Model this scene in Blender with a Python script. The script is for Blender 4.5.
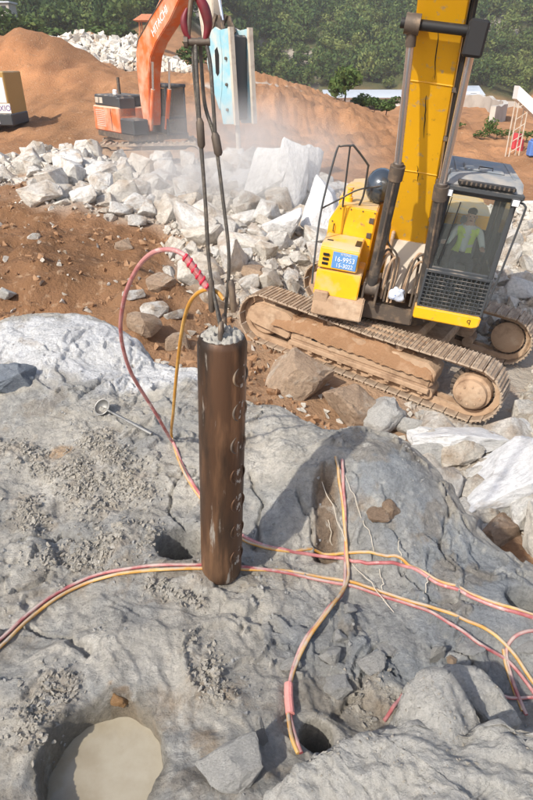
import bpy, bmesh, math, random
import numpy as np
from mathutils import Vector, Matrix, noise as mnoise

for o in list(bpy.data.objects): bpy.data.objects.remove(o)
scene = bpy.context.scene
col = scene.collection

# ------------------------------------------------------------------ camera, light, exposure
CAM_Z = 2.45; PITCH = math.radians(29.7); FPX = 593.0          # focal length in photo pixels (533 x 800)
cam_d = bpy.data.cameras.new('camera'); cam = bpy.data.objects.new('camera', cam_d); col.objects.link(cam)
cam.location = (0, 0, CAM_Z); cam.rotation_euler = (math.pi/2 - PITCH, 0, 0)
cam_d.sensor_fit = 'VERTICAL'; cam_d.sensor_height = 24.0; cam_d.lens = FPX/800*24
cam_d.clip_start = 0.05; cam_d.clip_end = 3000
scene.camera = cam
SUN_EL = math.radians(43); SUN_AZ = math.radians(-139)            # azimuth of the sun from +Y towards +X
w = bpy.data.worlds.new('World'); scene.world = w; w.use_nodes = True
wn = w.node_tree; sky = wn.nodes.new('ShaderNodeTexSky'); sky.sky_type = 'NISHITA'; sky.sun_disc = False
sky.sun_elevation = SUN_EL; sky.sun_rotation = SUN_AZ; sky.dust_density = 2.0; sky.air_density = 1.0
bg = wn.nodes['Background']; bg.inputs[1].default_value = 0.15; wn.links.new(sky.outputs[0], bg.inputs[0])
sun_d = bpy.data.lights.new('sun', 'SUN'); sun_d.energy = 3.8; sun_d.angle = math.radians(1.0); sun_d.color = (1.0, .94, .84)
sun = bpy.data.objects.new('sun', sun_d); col.objects.link(sun)
sdir = Vector((math.sin(SUN_AZ)*math.cos(SUN_EL), math.cos(SUN_AZ)*math.cos(SUN_EL), math.sin(SUN_EL)))
sun.rotation_euler = sdir.to_track_quat('Z', 'Y').to_euler(); sun.location = sdir*60
vs = scene.view_settings; vs.view_transform = 'Standard'; vs.look = 'None'; vs.gamma = 1.0; vs.use_curve_mapping = False
vs.exposure = 0.5
scene.cycles.use_denoising = True
scene.cycles.max_bounces = 8; scene.cycles.transparent_max_bounces = 12
scene.cycles.volume_step_rate = 2.0; scene.cycles.volume_bounces = 2

# ------------------------------------------------------------------ numpy noise
_rs = np.random.RandomState(7); _perm = _rs.permutation(512).astype(np.int64); _perm = np.concatenate([_perm]*3)
_gang = _rs.rand(512)*2*np.pi; _gx = np.cos(_gang); _gy = np.sin(_gang)
def perlin(x, y, seed=0):
    x = np.asarray(x, float)+seed*17.13; y = np.asarray(y, float)+seed*9.71
    xi = np.floor(x).astype(np.int64); yi = np.floor(y).astype(np.int64); xf = x-xi; yf = y-yi
    xi &= 511; yi &= 511; x1 = (xi+1) & 511; y1 = (yi+1) & 511
    def g(a, b, dx, dy):
        h = _perm[_perm[a]+b] & 511; return _gx[h]*dx+_gy[h]*dy
    u = xf*xf*xf*(xf*(xf*6-15)+10); v = yf*yf*yf*(yf*(yf*6-15)+10)
    n0 = g(xi, yi, xf, yf)*(1-u)+g(x1, yi, xf-1, yf)*u
    n1 = g(xi, y1, xf, yf-1)*(1-u)+g(x1, y1, xf-1, yf-1)*u
    return (n0*(1-v)+n1*v)*1.5
def fbm(x, y, oct=4, seed=0, gain=.5):
    s = 0; a = 1; f = 1
    for i in range(oct):
        s = s+a*perlin(x*f, y*f, seed+i*3); a *= gain; f *= 2.03
    return s
def ridged(x, y, oct=4, seed=0):
    s = 0; a = 1; f = 1
    for i in range(oct):
        s = s+a*(1-2*np.abs(perlin(x*f, y*f, seed+i*5))); a *= .5; f *= 2.1
    return s
def worley(x, y, seed=0):
    """distance to nearest and second nearest jittered lattice point, and a random id"""
    x = np.asarray(x, float); y = np.asarray(y, float)
    xi = np.floor(x).astype(np.int64); yi = np.floor(y).astype(np.int64)
    d1 = np.full(x.shape, 9.); d2 = np.full(x.shape, 9.); idv = np.zeros(x.shape)
    for i in (-1, 0, 1):
        for j in (-1, 0, 1):
            a = (xi+i+seed*31) & 511; b = (yi+j) & 511
            h = _perm[_perm[a]+b]; h2 = _perm[_perm[b]+a+57]
            px = xi+i+(h & 255)/255.; py = yi+j+(h2 & 255)/255.
            d = np.hypot(px-x, py-y)
            nearer = d < d1
            d2 = np.where(nearer, d1, np.minimum(d2, d)); idv = np.where(nearer, (h & 511)/511., idv); d1 = np.where(nearer, d, d1)
    return d1, d2, idv
def sstep(a, b, x):
    t = np.clip((x-a)/(b-a), 0, 1); return t*t*(3-2*t)

# ------------------------------------------------------------------ photo pixel -> direction
CP, SP = math.cos(PITCH), math.sin(PITCH)
def pray(px, py):
    a = (px-266.5)/FPX; b = -(py-400)/FPX
    return np.array([a, CP+b*SP, -SP+b*CP])
CAMP = np.array([0, 0, CAM_Z])
def at_z(px, py, z):
    d = pray(px, py); return CAMP+d*((z-CAM_Z)/d[2])
def at_y(px, py, y):
    d = pray(px, py); return CAMP+d*(y/d[1])
def project(p):
    p = np.asarray(p, float)-CAMP
    d = p[..., 1]*CP-p[..., 2]*SP; u = p[..., 2]*CP+p[..., 1]*SP
    return 266.5+FPX*p[..., 0]/d, 400-FPX*u/d, d

# ------------------------------------------------------------------ node helpers
def mat(name, base=(.5, .5, .5), rough=.7, metal=0., var=None, vscale=6., bump=0., bscale=30., detail=6., spec=.4,
        attr=None, dust=None, dust_amt=.5, dust_scale=3., coat=0., randobj=None, streak=None, bdist=.02, stretch=None):
    m = bpy.data.materials.new(name); m.use_nodes = True; nt = m.node_tree; N = nt.nodes; L = nt.links
    p = N['Principled BSDF']; p.inputs['Roughness'].default_value = rough; p.inputs['Metallic'].default_value = metal
    p.inputs['Specular IOR Level'].default_value = spec
    if coat: p.inputs['Coat Weight'].default_value = coat
    tc = N.new('ShaderNodeTexCoord'); src = tc.outputs['Object']
    def noise(scale, det=detail, rgh=.6, off=0.):
        n = N.new('ShaderNodeTexNoise'); n.inputs['Scale'].default_value = scale; n.inputs['Detail'].default_value = det
        n.inputs['Roughness'].default_value = rgh
        if off or stretch:
            mp = N.new('ShaderNodeMapping'); mp.inputs['Location'].default_value = (off, off*1.7, off*.6)
            if stretch: mp.inputs['Scale'].default_value = stretch
            L.new(src, mp.inputs[0]); L.new(mp.outputs[0], n.inputs['Vector'])
        else: L.new(src, n.inputs['Vector'])
        return n.outputs['Fac']
    def mix(f, a, b, mode='MIX'):
        n = N.new('ShaderNodeMix'); n.data_type = 'RGBA'; n.blend_type = mode
        for i, v in ((0, f), (6, a), (7, b)):
            if hasattr(v, 'links') or hasattr(v, 'is_linked'): L.new(v, n.inputs[i])
            elif i == 0: n.inputs[0].default_value = v
            else: n.inputs[i].default_value = tuple(v)+(1,) if len(v) == 3 else v
        return n.outputs[2]
    def ramp(f, lo, hi):
        n = N.new('ShaderNodeMapRange'); n.inputs[1].default_value = lo; n.inputs[2].default_value = hi; n.clamp = True
        L.new(f, n.inputs[0]); return n.outputs[0]
    if attr:
        a = N.new('ShaderNodeAttribute'); a.attribute_name = attr; c = a.outputs['Color']
    else:
        rgb = N.new('ShaderNodeRGB'); rgb.outputs[0].default_value = tuple(base)+(1,); c = rgb.outputs[0]
    if randobj:
        oi = N.new('ShaderNodeObjectInfo'); c = mix(oi.outputs['Random'], c, randobj)
    if var:
        for k, (vc, lo, hi, sc) in enumerate(var):
            c = mix(ramp(noise(sc, off=3.1*k+1), lo, hi), c, vc)
    if streak:
        c = mix(ramp(noise(streak[1], off=8.), .5, .75), c, streak[0])
    if dust:
        g = N.new('ShaderNodeNewGeometry'); sx = N.new('ShaderNodeSeparateXYZ'); L.new(g.outputs['Normal'], sx.inputs[0])
        up = ramp(sx.outputs[2], -.2, .9)
        ad = N.new('ShaderNodeMath'); ad.operation = 'MULTIPLY_ADD'; L.new(up, ad.inputs[0]); ad.inputs[1].default_value = .35
        L.new(noise(dust_scale, off=5.), ad.inputs[2])
        f = ramp(ad.outputs[0], 1.05-dust_amt, 1.35-dust_amt)
        c = mix(f, c, dust)
        rr = N.new('ShaderNodeMapRange'); L.new(f, rr.inputs[0]); rr.inputs[3].default_value = rough; rr.inputs[4].default_value = .92
        L.new(rr.outputs[0], p.inputs['Roughness'])
        if metal:
            mr = N.new('ShaderNodeMapRange'); L.new(f, mr.inputs[0]); mr.inputs[3].default_value = metal; mr.inputs[4].default_value = 0
            L.new(mr.outputs[0], p.inputs['Metallic'])
    L.new(c, p.inputs['Base Color'])
    if bump:
        b = N.new('ShaderNodeBump'); b.inputs['Strength'].default_value = bump; b.inputs['Distance'].default_value = bdist
        L.new(noise(bscale, 8., .65, 2.), b.inputs['Height']); L.new(b.outputs[0], p.inputs['Normal'])
    return m
DUST = (.56, .41, .28)
M = {}
M['ground'] = mat('dirt_ground', attr='Col', rough=.95, var=[((.26, .14, .075), .56, .75, 1.3), ((.52, .37, .24), .58, .8, 5.)], bump=.9, bscale=7., spec=.15, bdist=.12)
def rock_mat(name, attr=None, base=(.4, .4, .38), randobj=None, dark=(.23, .215, .19), light=(.62, .60, .545), s1=7., s2=40., b1=16., b2=85., d1=.05, d2=.012, stain=None, dk=(.57, .74), lt=(.54, .72), rough=.9, spec=.25):
    m = mat(name, base, rough, spec=spec, attr=attr, randobj=randobj); nt = m.node_tree; N = nt.nodes; L = nt.links; p = N['Principled BSDF']
    c = p.inputs['Base Color'].links[0].from_socket; tc = N.new('ShaderNodeTexCoord')
    def nz(sc, det, rg, off, dist=0.):
        mp = N.new('ShaderNodeMapping'); mp.inputs['Location'].default_value = (off, off*.7, off*1.3); L.new(tc.outputs['Object'], mp.inputs[0])
        n = N.new('ShaderNodeTexNoise'); n.inputs['Scale'].default_value = sc; n.inputs['Detail'].default_value = det; n.inputs['Roughness'].default_value = rg; n.inputs['Distortion'].default_value = dist; L.new(mp.outputs[0], n.inputs['Vector']); return n.outputs['Fac']
    def mr(f, a, b, lo=0., hi=1.):
        n = N.new('ShaderNodeMapRange'); n.inputs[1].default_value = a; n.inputs[2].default_value = b; n.inputs[3].default_value = lo; n.inputs[4].default_value = hi; L.new(f, n.inputs[0]); return n.outputs[0]
    def mx(f, a, b, mode='MIX'):
        n = N.new('ShaderNodeMix'); n.data_type = 'RGBA'; n.blend_type = mode; L.new(f, n.inputs[0]) if hasattr(f, 'links') else None; L.new(a, n.inputs[6])
        if hasattr(b, 'links'): L.new(b, n.inputs[7])
        else: n.inputs[7].default_value = tuple(b)+(1,)
        return n.outputs[2]
    c = mx(mr(nz(s1, 12, .68, 1., .6), lt[0], lt[1], 0, .75), c, light); c = mx(mr(nz(s1*1.4, 12, .72, 7., .9), dk[0], dk[1], 0, .6), c, dark)
    if stain: c = mx(mr(nz(stain[1], 8, .65, 11., .5), stain[2], stain[3], 0, .85), c, stain[0])
    f = mr(nz(s2, 6, .7, 3.), .3, .7, .80, 1.25); cc = N.new('ShaderNodeCombineXYZ'); [L.new(f, cc.inputs[i]) for i in range(3)]
    n = N.new('ShaderNodeMix'); n.data_type = 'RGBA'; n.blend_type = 'MULTIPLY'; n.inputs[0].default_value = 1; L.new(c, n.inputs[6]); L.new(cc.outputs[0], n.inputs[7]); L.new(n.outputs[2], p.inputs['Base Color'])
    bA = N.new('ShaderNodeBump'); bA.inputs['Distance'].default_value = d1; bA.inputs['Strength'].default_value = .9; hA = nz(b1, 14, .72, 5., .4); hR = nz(b1*.8, 8, .6, 13., .8); hR.node.noise_type = 'RIDGED_MULTIFRACTAL'; sm = N.new('ShaderNodeMath'); sm.operation = 'MULTIPLY_ADD'; L.new(hR, sm.inputs[0]); sm.inputs[1].default_value = -.55; L.new(hA, sm.inputs[2]); L.new(sm.outputs[0], bA.inputs['Height'])
    bB = N.new('ShaderNodeBump'); bB.inputs['Distance'].default_value = d2; bB.inputs['Strength'].default_value = .9; L.new(nz(b2, 6, .7, 9.), bB.inputs['Height']); L.new(bA.outputs[0], bB.inputs['Normal']); L.new(bB.outputs[0], p.inputs['Normal'])
    return m
M['rock'] = rock_mat('grey_rock', 'Col', stain=((.33, .25, .17), 2.2, .60, .74))
M['rubble'] = rock_mat('pale_rubble', None, (.70, .64, .55), (.78, .765, .73), (.46, .37, .28), (.80, .775, .73), 1.3, 9., 3.5, 18., .16, .03, ((.42, .31, .21), .9, .50, .64))
M['rubble2'] = rock_mat('pale_rubble_loose', None, (.70, .65, .57), None, (.46, .37, .28), (.79, .77, .73), .5, 9., 3.5, 18., .16, .03, ((.42, .31, .21), .35, .50, .62))
M['white'] = rock_mat('white_stone', None, (.72, .72, .72), (.66, .655, .64), (.36, .31, .26), (.70, .70, .69), 2.2, 14., 5., 26., .06, .02, ((.44, .36, .27), 1.6, .60, .72))
M['greyst'] = rock_mat('grey_dusty_stone', None, (.43, .425, .41), (.49, .475, .44), (.26, .25, .23), (.57, .555, .52), 4., 30., 9., 60., .06, .015)
M['greyrock'] = rock_mat('grey_dusty_bedrock', None, (.45, .435, .40), None, (.27, .255, .225), (.57, .55, .49), 6., 60., 18., 95., .035, .010, ((.36, .30, .22), 2.5, .62, .75))
M['tanst'] = rock_mat('tan_muddy_stone', None, (.42, .31, .22), (.34, .235, .16), (.22, .14, .09), (.54, .48, .40), 2.5, 14., 6., 26., .08, .02)
M['yellow'] = mat('yellow_paint', (.90, .47, .012), .38, var=[((.70, .36, .02), .52, .75, 1.5), ((.40, .24, .08), .64, .70, 8.)], dust=(.60, .44, .25), dust_amt=.46, dust_scale=2.8, bump=.04, bscale=40., spec=.5)
M['boomy'] = mat('yellow_boom_paint', (.86, .45, .012), .36, var=[((.70, .34, .01), .50, .75, 1.1), ((.34, .16, .03), .64, .72, 5.), ((.52, .36, .16), .60, .68, 9.)], dust=(.62, .44, .22), dust_amt=.36, dust_scale=2.6, bump=.05, bscale=25., spec=.5)
M['orange'] = mat('orange_paint', (.74, .15, .035), .5, var=[((.56, .13, .05), .5, .7, 1.2)], dust=(.62, .42, .30), dust_amt=.56, dust_scale=1.4, spec=.45)
M['dusty'] = mat('dust_caked_steel', (.46, .315, .205), .92, var=[((.27, .17, .105), .48, .68, 4.), ((.58, .44, .31), .54, .72, 2.)], bump=.6, bscale=22., bdist=.02, spec=.2)
M['mud'] = mat('packed_mud', (.33, .19, .105), .96, var=[((.45, .29, .18), .5, .75, 5.)], bump=.9, bscale=26., bdist=.03, spec=.1)
M['shoe'] = mat('track_steel', (.33, .245, .175), .75, .2, var=[((.52, .41, .30), .44, .58, 4.), ((.20, .15, .11), .56, .8, 9.)], bump=.4, bscale=40., bdist=.01, spec=.4)
M['dark'] = mat('dark_grey_paint', (.055, .06, .065), .5, dust=(.40, .33, .26), dust_amt=.28, dust_scale=4., spec=.45)
M['black'] = mat('black_rubber', (.02, .02, .021), .55, dust=(.36, .28, .2), dust_amt=.2, spec=.4)
M['grimy'] = mat('grimy_steel', (.13, .105, .085), .6, .4, var=[((.30, .22, .15), .5, .7, 6.)], bump=.3, bscale=30., bdist=.01)
M['barrel'] = mat('cylinder_barrel', (.10, .095, .09), .45, .5, var=[((.28, .23, .18), .52, .7, 5.)], spec=.5)
M['chrome'] = mat('chrome_rod', (.78, .78, .79), .22, .9)
M['roofb'] = mat('cab_roof', (.20, .225, .25), .5, dust=(.42, .38, .33), dust_amt=.3, spec=.5)
M['mirrorglass'] = mat('dark_glossy_cover', (.05, .065, .085), .18, .3, spec=.6, coat=.4)
M['steelrope'] = mat('wire_rope', (.12, .115, .105), .5, .6, var=[((.24, .21, .17), .5, .7, 30.)], bump=.8, bscale=120., bdist=.004)
M['splitter'] = mat('rusty_steel', (.105, .056, .032), .42, .45, var=[((.22, .12, .065), .50, .64, 9.), ((.035, .026, .02), .48, .62, 6.), ((.42, .38, .33), .60, .68, 20.)], bump=.5, bscale=38., bdist=.004, spec=.5, stretch=(1, 1, .16))
M['crumb'] = rock_mat('crumbled_waste', None, (.37, .34, .29), None, (.20, .17, .135), (.54, .52, .47), 9., 60., 20., 90., .02, .008)
M['blueshade'] = rock_mat('shade_blue_stone', None, (.25, .28, .32), None, (.16, .17, .19), (.42, .45, .49), 3., 30., 9., 60., .06, .015)  # blue shade of the recess put into the boulder's colour
M['claylump'] = rock_mat('orange_clay', None, (.42, .24, .11), None, (.22, .12, .06), (.55, .40, .25), 8., 40., 20., 90., .03, .01)
M['chip'] = mat('scraped_steel', (.50, .50, .49), .4, .8, var=[((.14, .10, .08), .5, .6, 40.)], bump=.5, bscale=80., bdist=.004)
M['slurry'] = mat('grey_mud_cap', (.33, .315, .28), .85, var=[((.22, .21, .19), .5, .7, 20.)], bump=.6, bscale=60., bdist=.008)
M['hosey'] = mat('yellow_hose', (.52, .25, .035), .5, dust=(.42, .36, .29), dust_amt=.40, dust_scale=14., var=[((.66, .42, .13), .5, .7, 7.)], spec=.5)
M['hosep'] = mat('pink_hose', (.33, .075, .08), .5, dust=(.44, .35, .31), dust_amt=.40, dust_scale=14., var=[((.60, .29, .27), .5, .7, 6.)], spec=.5)
M['hosec'] = mat('clear_pink_hose', (.46, .21, .20), .4, var=[((.36, .10, .10), .45, .6, 9.), ((.55, .44, .40), .55, .68, 14.)], spec=.5)
M['redcoil'] = mat('red_coil', (.55, .03, .06), .4)
M['redpaint'] = mat('crimson_paint', (.17, .015, .024), .5, var=[((.07, .02, .02), .5, .7, 14.), ((.3, .2, .16), .62, .75, 20.)], spec=.5)
M['pinkwrap'] = mat('pink_sleeve', (.66, .27, .24), .6, bump=.3, bscale=60.)
M['fibre'] = mat('pale_fibre', (.58, .52, .42), .8)
M['alu'] = mat('aluminium', (.30, .295, .28), .55, .7, var=[((.16, .15, .14), .5, .7, 18.)])
M['teal'] = mat('teal_paint', (.26, .50, .58), .55, dust=(.62, .56, .48), dust_amt=.55, dust_scale=1.6, spec=.4)
M['tanst_steel'] = mat('dusty_breaker_steel', (.56, .49, .40), .7, var=[((.40, .32, .25), .5, .7, 3.)], spec=.3)
M['concrete'] = mat('concrete', (.52, .48, .42), .9, var=[((.40, .36, .31), .5, .7, .4)], bump=.2, bscale=3.)
M['whitep'] = mat('white_paint', (.72, .72, .70), .5)
M['roofw'] = mat('pale_metal_roof', (.52, .56, .60), .45, var=[((.40, .44, .48), .5, .7, .15)])
M['tile'] = mat('orange_tile', (.50, .19, .09), .7, var=[((.34, .13, .07), .5, .7, 2.)])
M['winb'] = mat('dark_window', (.03, .035, .045), .15)
M['sign'] = mat('blue_sign', (.13, .30, .60), .4, var=[((.30, .46, .70), .5, .75, 5.)])
M['letter'] = mat('white_lettering', (.82, .84, .86), .5)
M['letterp'] = mat('purple_lettering', (.16, .10, .30), .5)
M['decal'] = mat('black_decal', (.015, .015, .015), .5)
M['bark'] = mat('bark', (.10, .075, .055), .9, bump=.5, bscale=12.)
M['skin'] = mat('skin', (.55, .33, .24), .55)
M['hair'] = mat('hair', (.012, .011, .01), .5)
M['cloth'] = mat('grey_shirt', (.62, .66, .66), .85)
M['trous'] = mat('dark_trousers', (.05, .055, .07), .85)
M['vest'] = mat('hi_vis', (.66, .86, .16), .75)
M['vestband'] = mat('reflective_band', (.66, .68, .66), .4)
M['bag'] = mat('plastic_bag', (.62, .68, .78), .35, var=[((.16, .24, .5), .58, .64, 16.)], bump=.5, bscale=30.)
M['barrelr'] = mat('red_barrel', (.48, .05, .06), .5)
M['bluep'] = mat('blue_plastic', (.10, .2, .5), .5)
M['brownm'] = mat('ochre_paint', (.42, .26, .08), .5, dust=(.5, .36, .22), dust_amt=.4)
M['carp'] = mat('silver_car_paint', (.42, .48, .54), .3, .3, coat=.5)
M['seat'] = mat('seat_fabric', (.22, .23, .24), .9)
def leaf_mat(name, a, b, c):
    m = bpy.data.materials.new(name); m.use_nodes = True; nt = m.node_tree; N = nt.nodes; L = nt.links; p = N['Principled BSDF']
    at = N.new('ShaderNodeAttribute'); at.attribute_name = 'Tint'
    cr = N.new('ShaderNodeValToRGB'); e = cr.color_ramp.elements
    e[0].color = a+(1,); e[1].color = c+(1,); e.new(.5).color = b+(1,)
    L.new(at.outputs['Fac'], cr.inputs[0]); L.new(cr.outputs[0], p.inputs['Base Color'])
    p.inputs['Roughness'].default_value = .7; p.inputs['Specular IOR Level'].default_value = .25
    tr = N.new('ShaderNodeBsdfTranslucent'); L.new(cr.outputs[0], tr.inputs[0]); mx = N.new('ShaderNodeMixShader'); mx.inputs[0].default_value = .25
    L.new(p.outputs[0], mx.inputs[1]); L.new(tr.outputs[0], mx.inputs[2]); L.new(mx.outputs[0], N['Material Output'].inputs[0])
    return m
M['leaf'] = leaf_mat('forest_leaf', (.032, .068, .018), (.080, .132, .032), (.22, .255, .075))
M['leaf2'] = leaf_mat('bush_leaf', (.03, .08, .02), (.07, .13, .03), (.16, .20, .06))
def glass_mat(name, tint, refl):
    m = bpy.data.materials.new(name); m.use_nodes = True; nt = m.node_tree; N = nt.nodes; L = nt.links
    N.remove(N['Principled BSDF'])
    t = N.new('ShaderNodeBsdfTransparent'); t.inputs[0].default_value = tint+(1,)
    g = N.new('ShaderNodeBsdfGlossy'); g.inputs['Roughness'].default_value = .06
    df = N.new('ShaderNodeBsdfDiffuse'); df.inputs[0].default_value = (.68, .71, .68, 1)
    fr = N.new('ShaderNodeFresnel'); fr.inputs[0].default_value = 1.5
    m1 = N.new('ShaderNodeMixShader'); m1.inputs[0].default_value = refl; L.new(t.outputs[0], m1.inputs[1]); L.new(df.outputs[0], m1.inputs[2])
    m2 = N.new('ShaderNodeMixShader'); L.new(fr.outputs[0], m2.inputs[0]); L.new(m1.outputs[0], m2.inputs[1]); L.new(g.outputs[0], m2.inputs[2])
    L.new(m2.outputs[0], N['Material Output'].inputs[0]); return m
M['glass'] = glass_mat('cab_glass', (.96, .99, .97), .07)
def water_mat():
    m = mat('milky_slurry_water', (.36, .32, .24), .06, var=[((.27, .225, .155), .48, .70, 3.), ((.42, .38, .30), .52, .75, 2.)], bump=.03, bscale=9., bdist=.01, spec=.5)
    return m
M['water'] = water_mat()

# ------------------------------------------------------------------ object helpers
def link(name, me, m=None, parent=None, smooth=None):
    o = bpy.data.objects.new(name, me); col.objects.link(o)
    if m is not None and not me.materials: me.materials.append(M[m] if isinstance(m, str) else m)
    if parent is not None: o.parent = parent
    return o
def tag(o, label=None, cat=None, group=None, kind=None):
    if label: o['label'] = label
    if cat: o['category'] = cat
    if group: o['group'] = group
    if kind: o['kind'] = kind
    return o
def thing(name, label, cat, loc=(0, 0, 0), rz=0., group=None):
    o = bpy.data.objects.new(name, None); col.objects.link(o); o.location = loc; o.rotation_euler = (0, 0, rz); o.empty_display_size = .2
    return tag(o, label, cat, group)
def smooth_by_angle(me, ang=math.radians(35)):
    me.shade_smooth()
    try: me.set_sharp_from_angle(angle=ang)
    except Exception: pass
def np_mesh(name, v, f):
    """v (n,3) float, f (m,k) int with k 3 or 4"""
    me = bpy.data.meshes.new(name); n = len(v); m_, k = f.shape
    me.vertices.add(n); me.vertices.foreach_set('co', np.ascontiguousarray(v, dtype=np.float32).ravel())
    me.loops.add(m_*k); me.loops.foreach_set('vertex_index', np.ascontiguousarray(f, dtype=np.int32).ravel())
    me.polygons.add(m_); me.polygons.foreach_set('loop_start', np.arange(0, m_*k, k, dtype=np.int32))
    me.update(calc_edges=True); me.validate(); return me
def color_attr(me, name, c):
    a = me.color_attributes.new(name, 'FLOAT_COLOR', 'POINT')
    if c.shape[1] == 3: c = np.concatenate([c, np.ones((len(c), 1))], 1)
    a.data.foreach_set('color', np.ascontiguousarray(c, dtype=np.float32).ravel())

class MB:
    """collects shapes into ONE mesh"""
    def __init__(s): s.v = []; s.f = []
    def add(s, vs_, fs_, mtx=None):
        o = len(s.v)
        for p in vs_:
            p = Vector(p); s.v.append(tuple(mtx @ p) if mtx is not None else tuple(p))
        s.f += [tuple(i+o for i in f) for f in fs_]; return s
    def box(s, x0, x1, y0, y1, z0, z1, b=.012, mtx=None):
        """box with chamfered edges"""
        b = min(b, .45*min(abs(x1-x0), abs(y1-y0), abs(z1-z0)))
        X = (x0, x1); Y = (y0, y1); Z = (z0, z1); vv = []; idx = {}
        for i in (0, 1):
            for j in (0, 1):
                for k in (0, 1):
                    sx, sy, sz = (1, -1)[i], (1, -1)[j], (1, -1)[k]
                    for a, off in enumerate(((0, sy*b, sz*b), (sx*b, 0, sz*b), (sx*b, sy*b, 0))):
                        idx[i, j, k, a] = len(vv); vv.append((X[i]+off[0], Y[j]+off[1], Z[k]+off[2]))
        ff = []
        for a in range(3):
            u, t = [(1, 2), (2, 0), (0, 1)][a]
            for sd in (0, 1):
                q = []
                for (p, r) in ((0, 0), (1, 0), (1, 1), (0, 1)):
                    c = [0, 0, 0]; c[a] = sd; c[u] = p; c[t] = r; q.append(idx[c[0], c[1], c[2], a])
                ff.append(tuple(q) if sd else tuple(q[::-1]))
        for a in range(3):                       # edge along axis a
            u, t = [(1, 2), (2, 0), (0, 1)][a]
            for p in (0, 1):
                for r in (0, 1):
                    c0 = [0, 0, 0]; c0[u] = p; c0[t] = r; c1 = list(c0); c1[a] = 1
                    q = [idx[(*c0, u)], idx[(*c1, u)], idx[(*c1, t)], idx[(*c0, t)]]
                    ff.append(tuple(q) if p == r else tuple(q[::-1]))
        for i in (0, 1):
            for j in (0, 1):
                for k in (0, 1):
                    q = (idx[i, j, k, 0], idx[i, j, k, 1], idx[i, j, k, 2])
                    ff.append(q[::-1] if (i+j+k) % 2 == 0 else q)
        return s.add(vv, ff, mtx)
    def cyl(s, p0, p1, r0, r1=None, n=16, caps=True):
        return s.tube([p0, p1], [r0, r0 if r1 is None else r1], n, caps)
    def tube(s, pts, r, n=8, caps=True):
        pts = [Vector(p) for p in pts]; m_ = len(pts)
        rr = r if isinstance(r, (list, tuple)) else [r]*m_
        t0 = (pts[1]-pts[0]).normalized(); up = Vector((0, 0, 1)) if abs(t0.z) < .9 else Vector((1, 0, 0))
        nrm = (up-t0*up.dot(t0)).normalized(); vv = []; ff = []
        for i, p in enumerate(pts):
            t = (pts[min(i+1, m_-1)]-pts[max(i-1, 0)]).normalized()
            nrm = (nrm-t*nrm.dot(t)).normalized(); bn = t.cross(nrm)
            for k in range(n):
                a = 2*math.pi*k/n; vv.append(p+(nrm*math.cos(a)+bn*math.sin(a))*rr[i])
        for i in range(m_-1):
            for k in range(n):
                k2 = (k+1) % n; ff.append((i*n+k, i*n+k2, (i+1)*n+k2, (i+1)*n+k))
        if caps: ff.append(tuple(range(n))[::-1]); ff.append(tuple((m_-1)*n+k for k in range(n)))
        return s.add(vv, ff)
    def prism(s, poly, a0, a1, axis=0, shift=None):
        """poly of (u,v): axis 0 -> (y,z) extruded along x; axis 1 -> (x,z) along y; axis 2 -> (x,y) along z"""
        n = len(poly); vv = []
        for a in (a0, a1):
            for (u, v) in poly:
                d = shift(u, v) if shift else 0
                vv.append([(a+d, u, v), (u, a+d, v), (u, v, a+d)][axis])
        area = sum(poly[i][0]*poly[(i+1) % n][1]-poly[(i+1) % n][0]*poly[i][1] for i in range(n))
        ff = [tuple(range(n))[::-1], tuple(n+i for i in range(n))]+[(i, (i+1) % n, n+(i+1) % n, n+i) for i in range(n)]
        if (area < 0) != (axis == 1): ff = [f[::-1] for f in ff]
        return s.add(vv, ff)
    def lathe(s, prof, c=(0, 0, 0), n=24, mtx=None, closed=False):
        vv = []; ff = []; m_ = len(prof)
        for (r, z) in prof:
            for k in range(n):
                a = 2*math.pi*k/n; vv.append((c[0]+r*math.cos(a), c[1]+r*math.sin(a), c[2]+z))
        for i in range(m_-1):
            for k in range(n):
                k2 = (k+1) % n; ff.append((i*n+k, i*n+k2, (i+1)*n+k2, (i+1)*n+k))
        if prof[0][0] > 1e-4 and closed: ff.append(tuple(range(n))[::-1])
        if prof[-1][0] > 1e-4 and closed: ff.append(tuple((m_-1)*n+k for k in range(n)))
        return s.add(vv, ff, mtx)
    def mesh(s, name, bevel=0, ang=35):
        me = bpy.data.meshes.new(name); me.from_pydata(s.v, [], s.f); me.update()
        if bevel:
            bm = bmesh.new(); bm.from_mesh(me); bmesh.ops.remove_doubles(bm, verts=bm.verts, dist=1e-4)
            bmesh.ops.recalc_face_normals(bm, faces=bm.faces)
            ed = [e for e in bm.edges if len(e.link_faces) == 2 and e.calc_face_angle(0) > math.radians(30)]
            bmesh.ops.bevel(bm, geom=ed, offset=bevel, segments=2, affect='EDGES', clamp_overlap=True); bm.to_mesh(me); bm.free()
        smooth_by_angle(me, math.radians(ang)); return me
    def build(s, name, m, parent=None, bevel=0, ang=35):
        return link(name, s.mesh(name, bevel, ang), m, parent)

def spline(pts, n=12):
    """Catmull-Rom through points"""
    P = [np.array(p, float) for p in pts]; P = [2*P[0]-P[1]]+P+[2*P[-1]-P[-2]]; out = []
    for i in range(1, len(P)-2):
        for k in range(n):
            t = k/n
            out.append(.5*((2*P[i])+(-P[i-1]+P[i+1])*t+(2*P[i-1]-5*P[i]+4*P[i+1]-P[i+2])*t*t+(-P[i-1]+3*P[i]-3*P[i+1]+P[i+2])*t**3))
    out.append(P[-2]); return out

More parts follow.
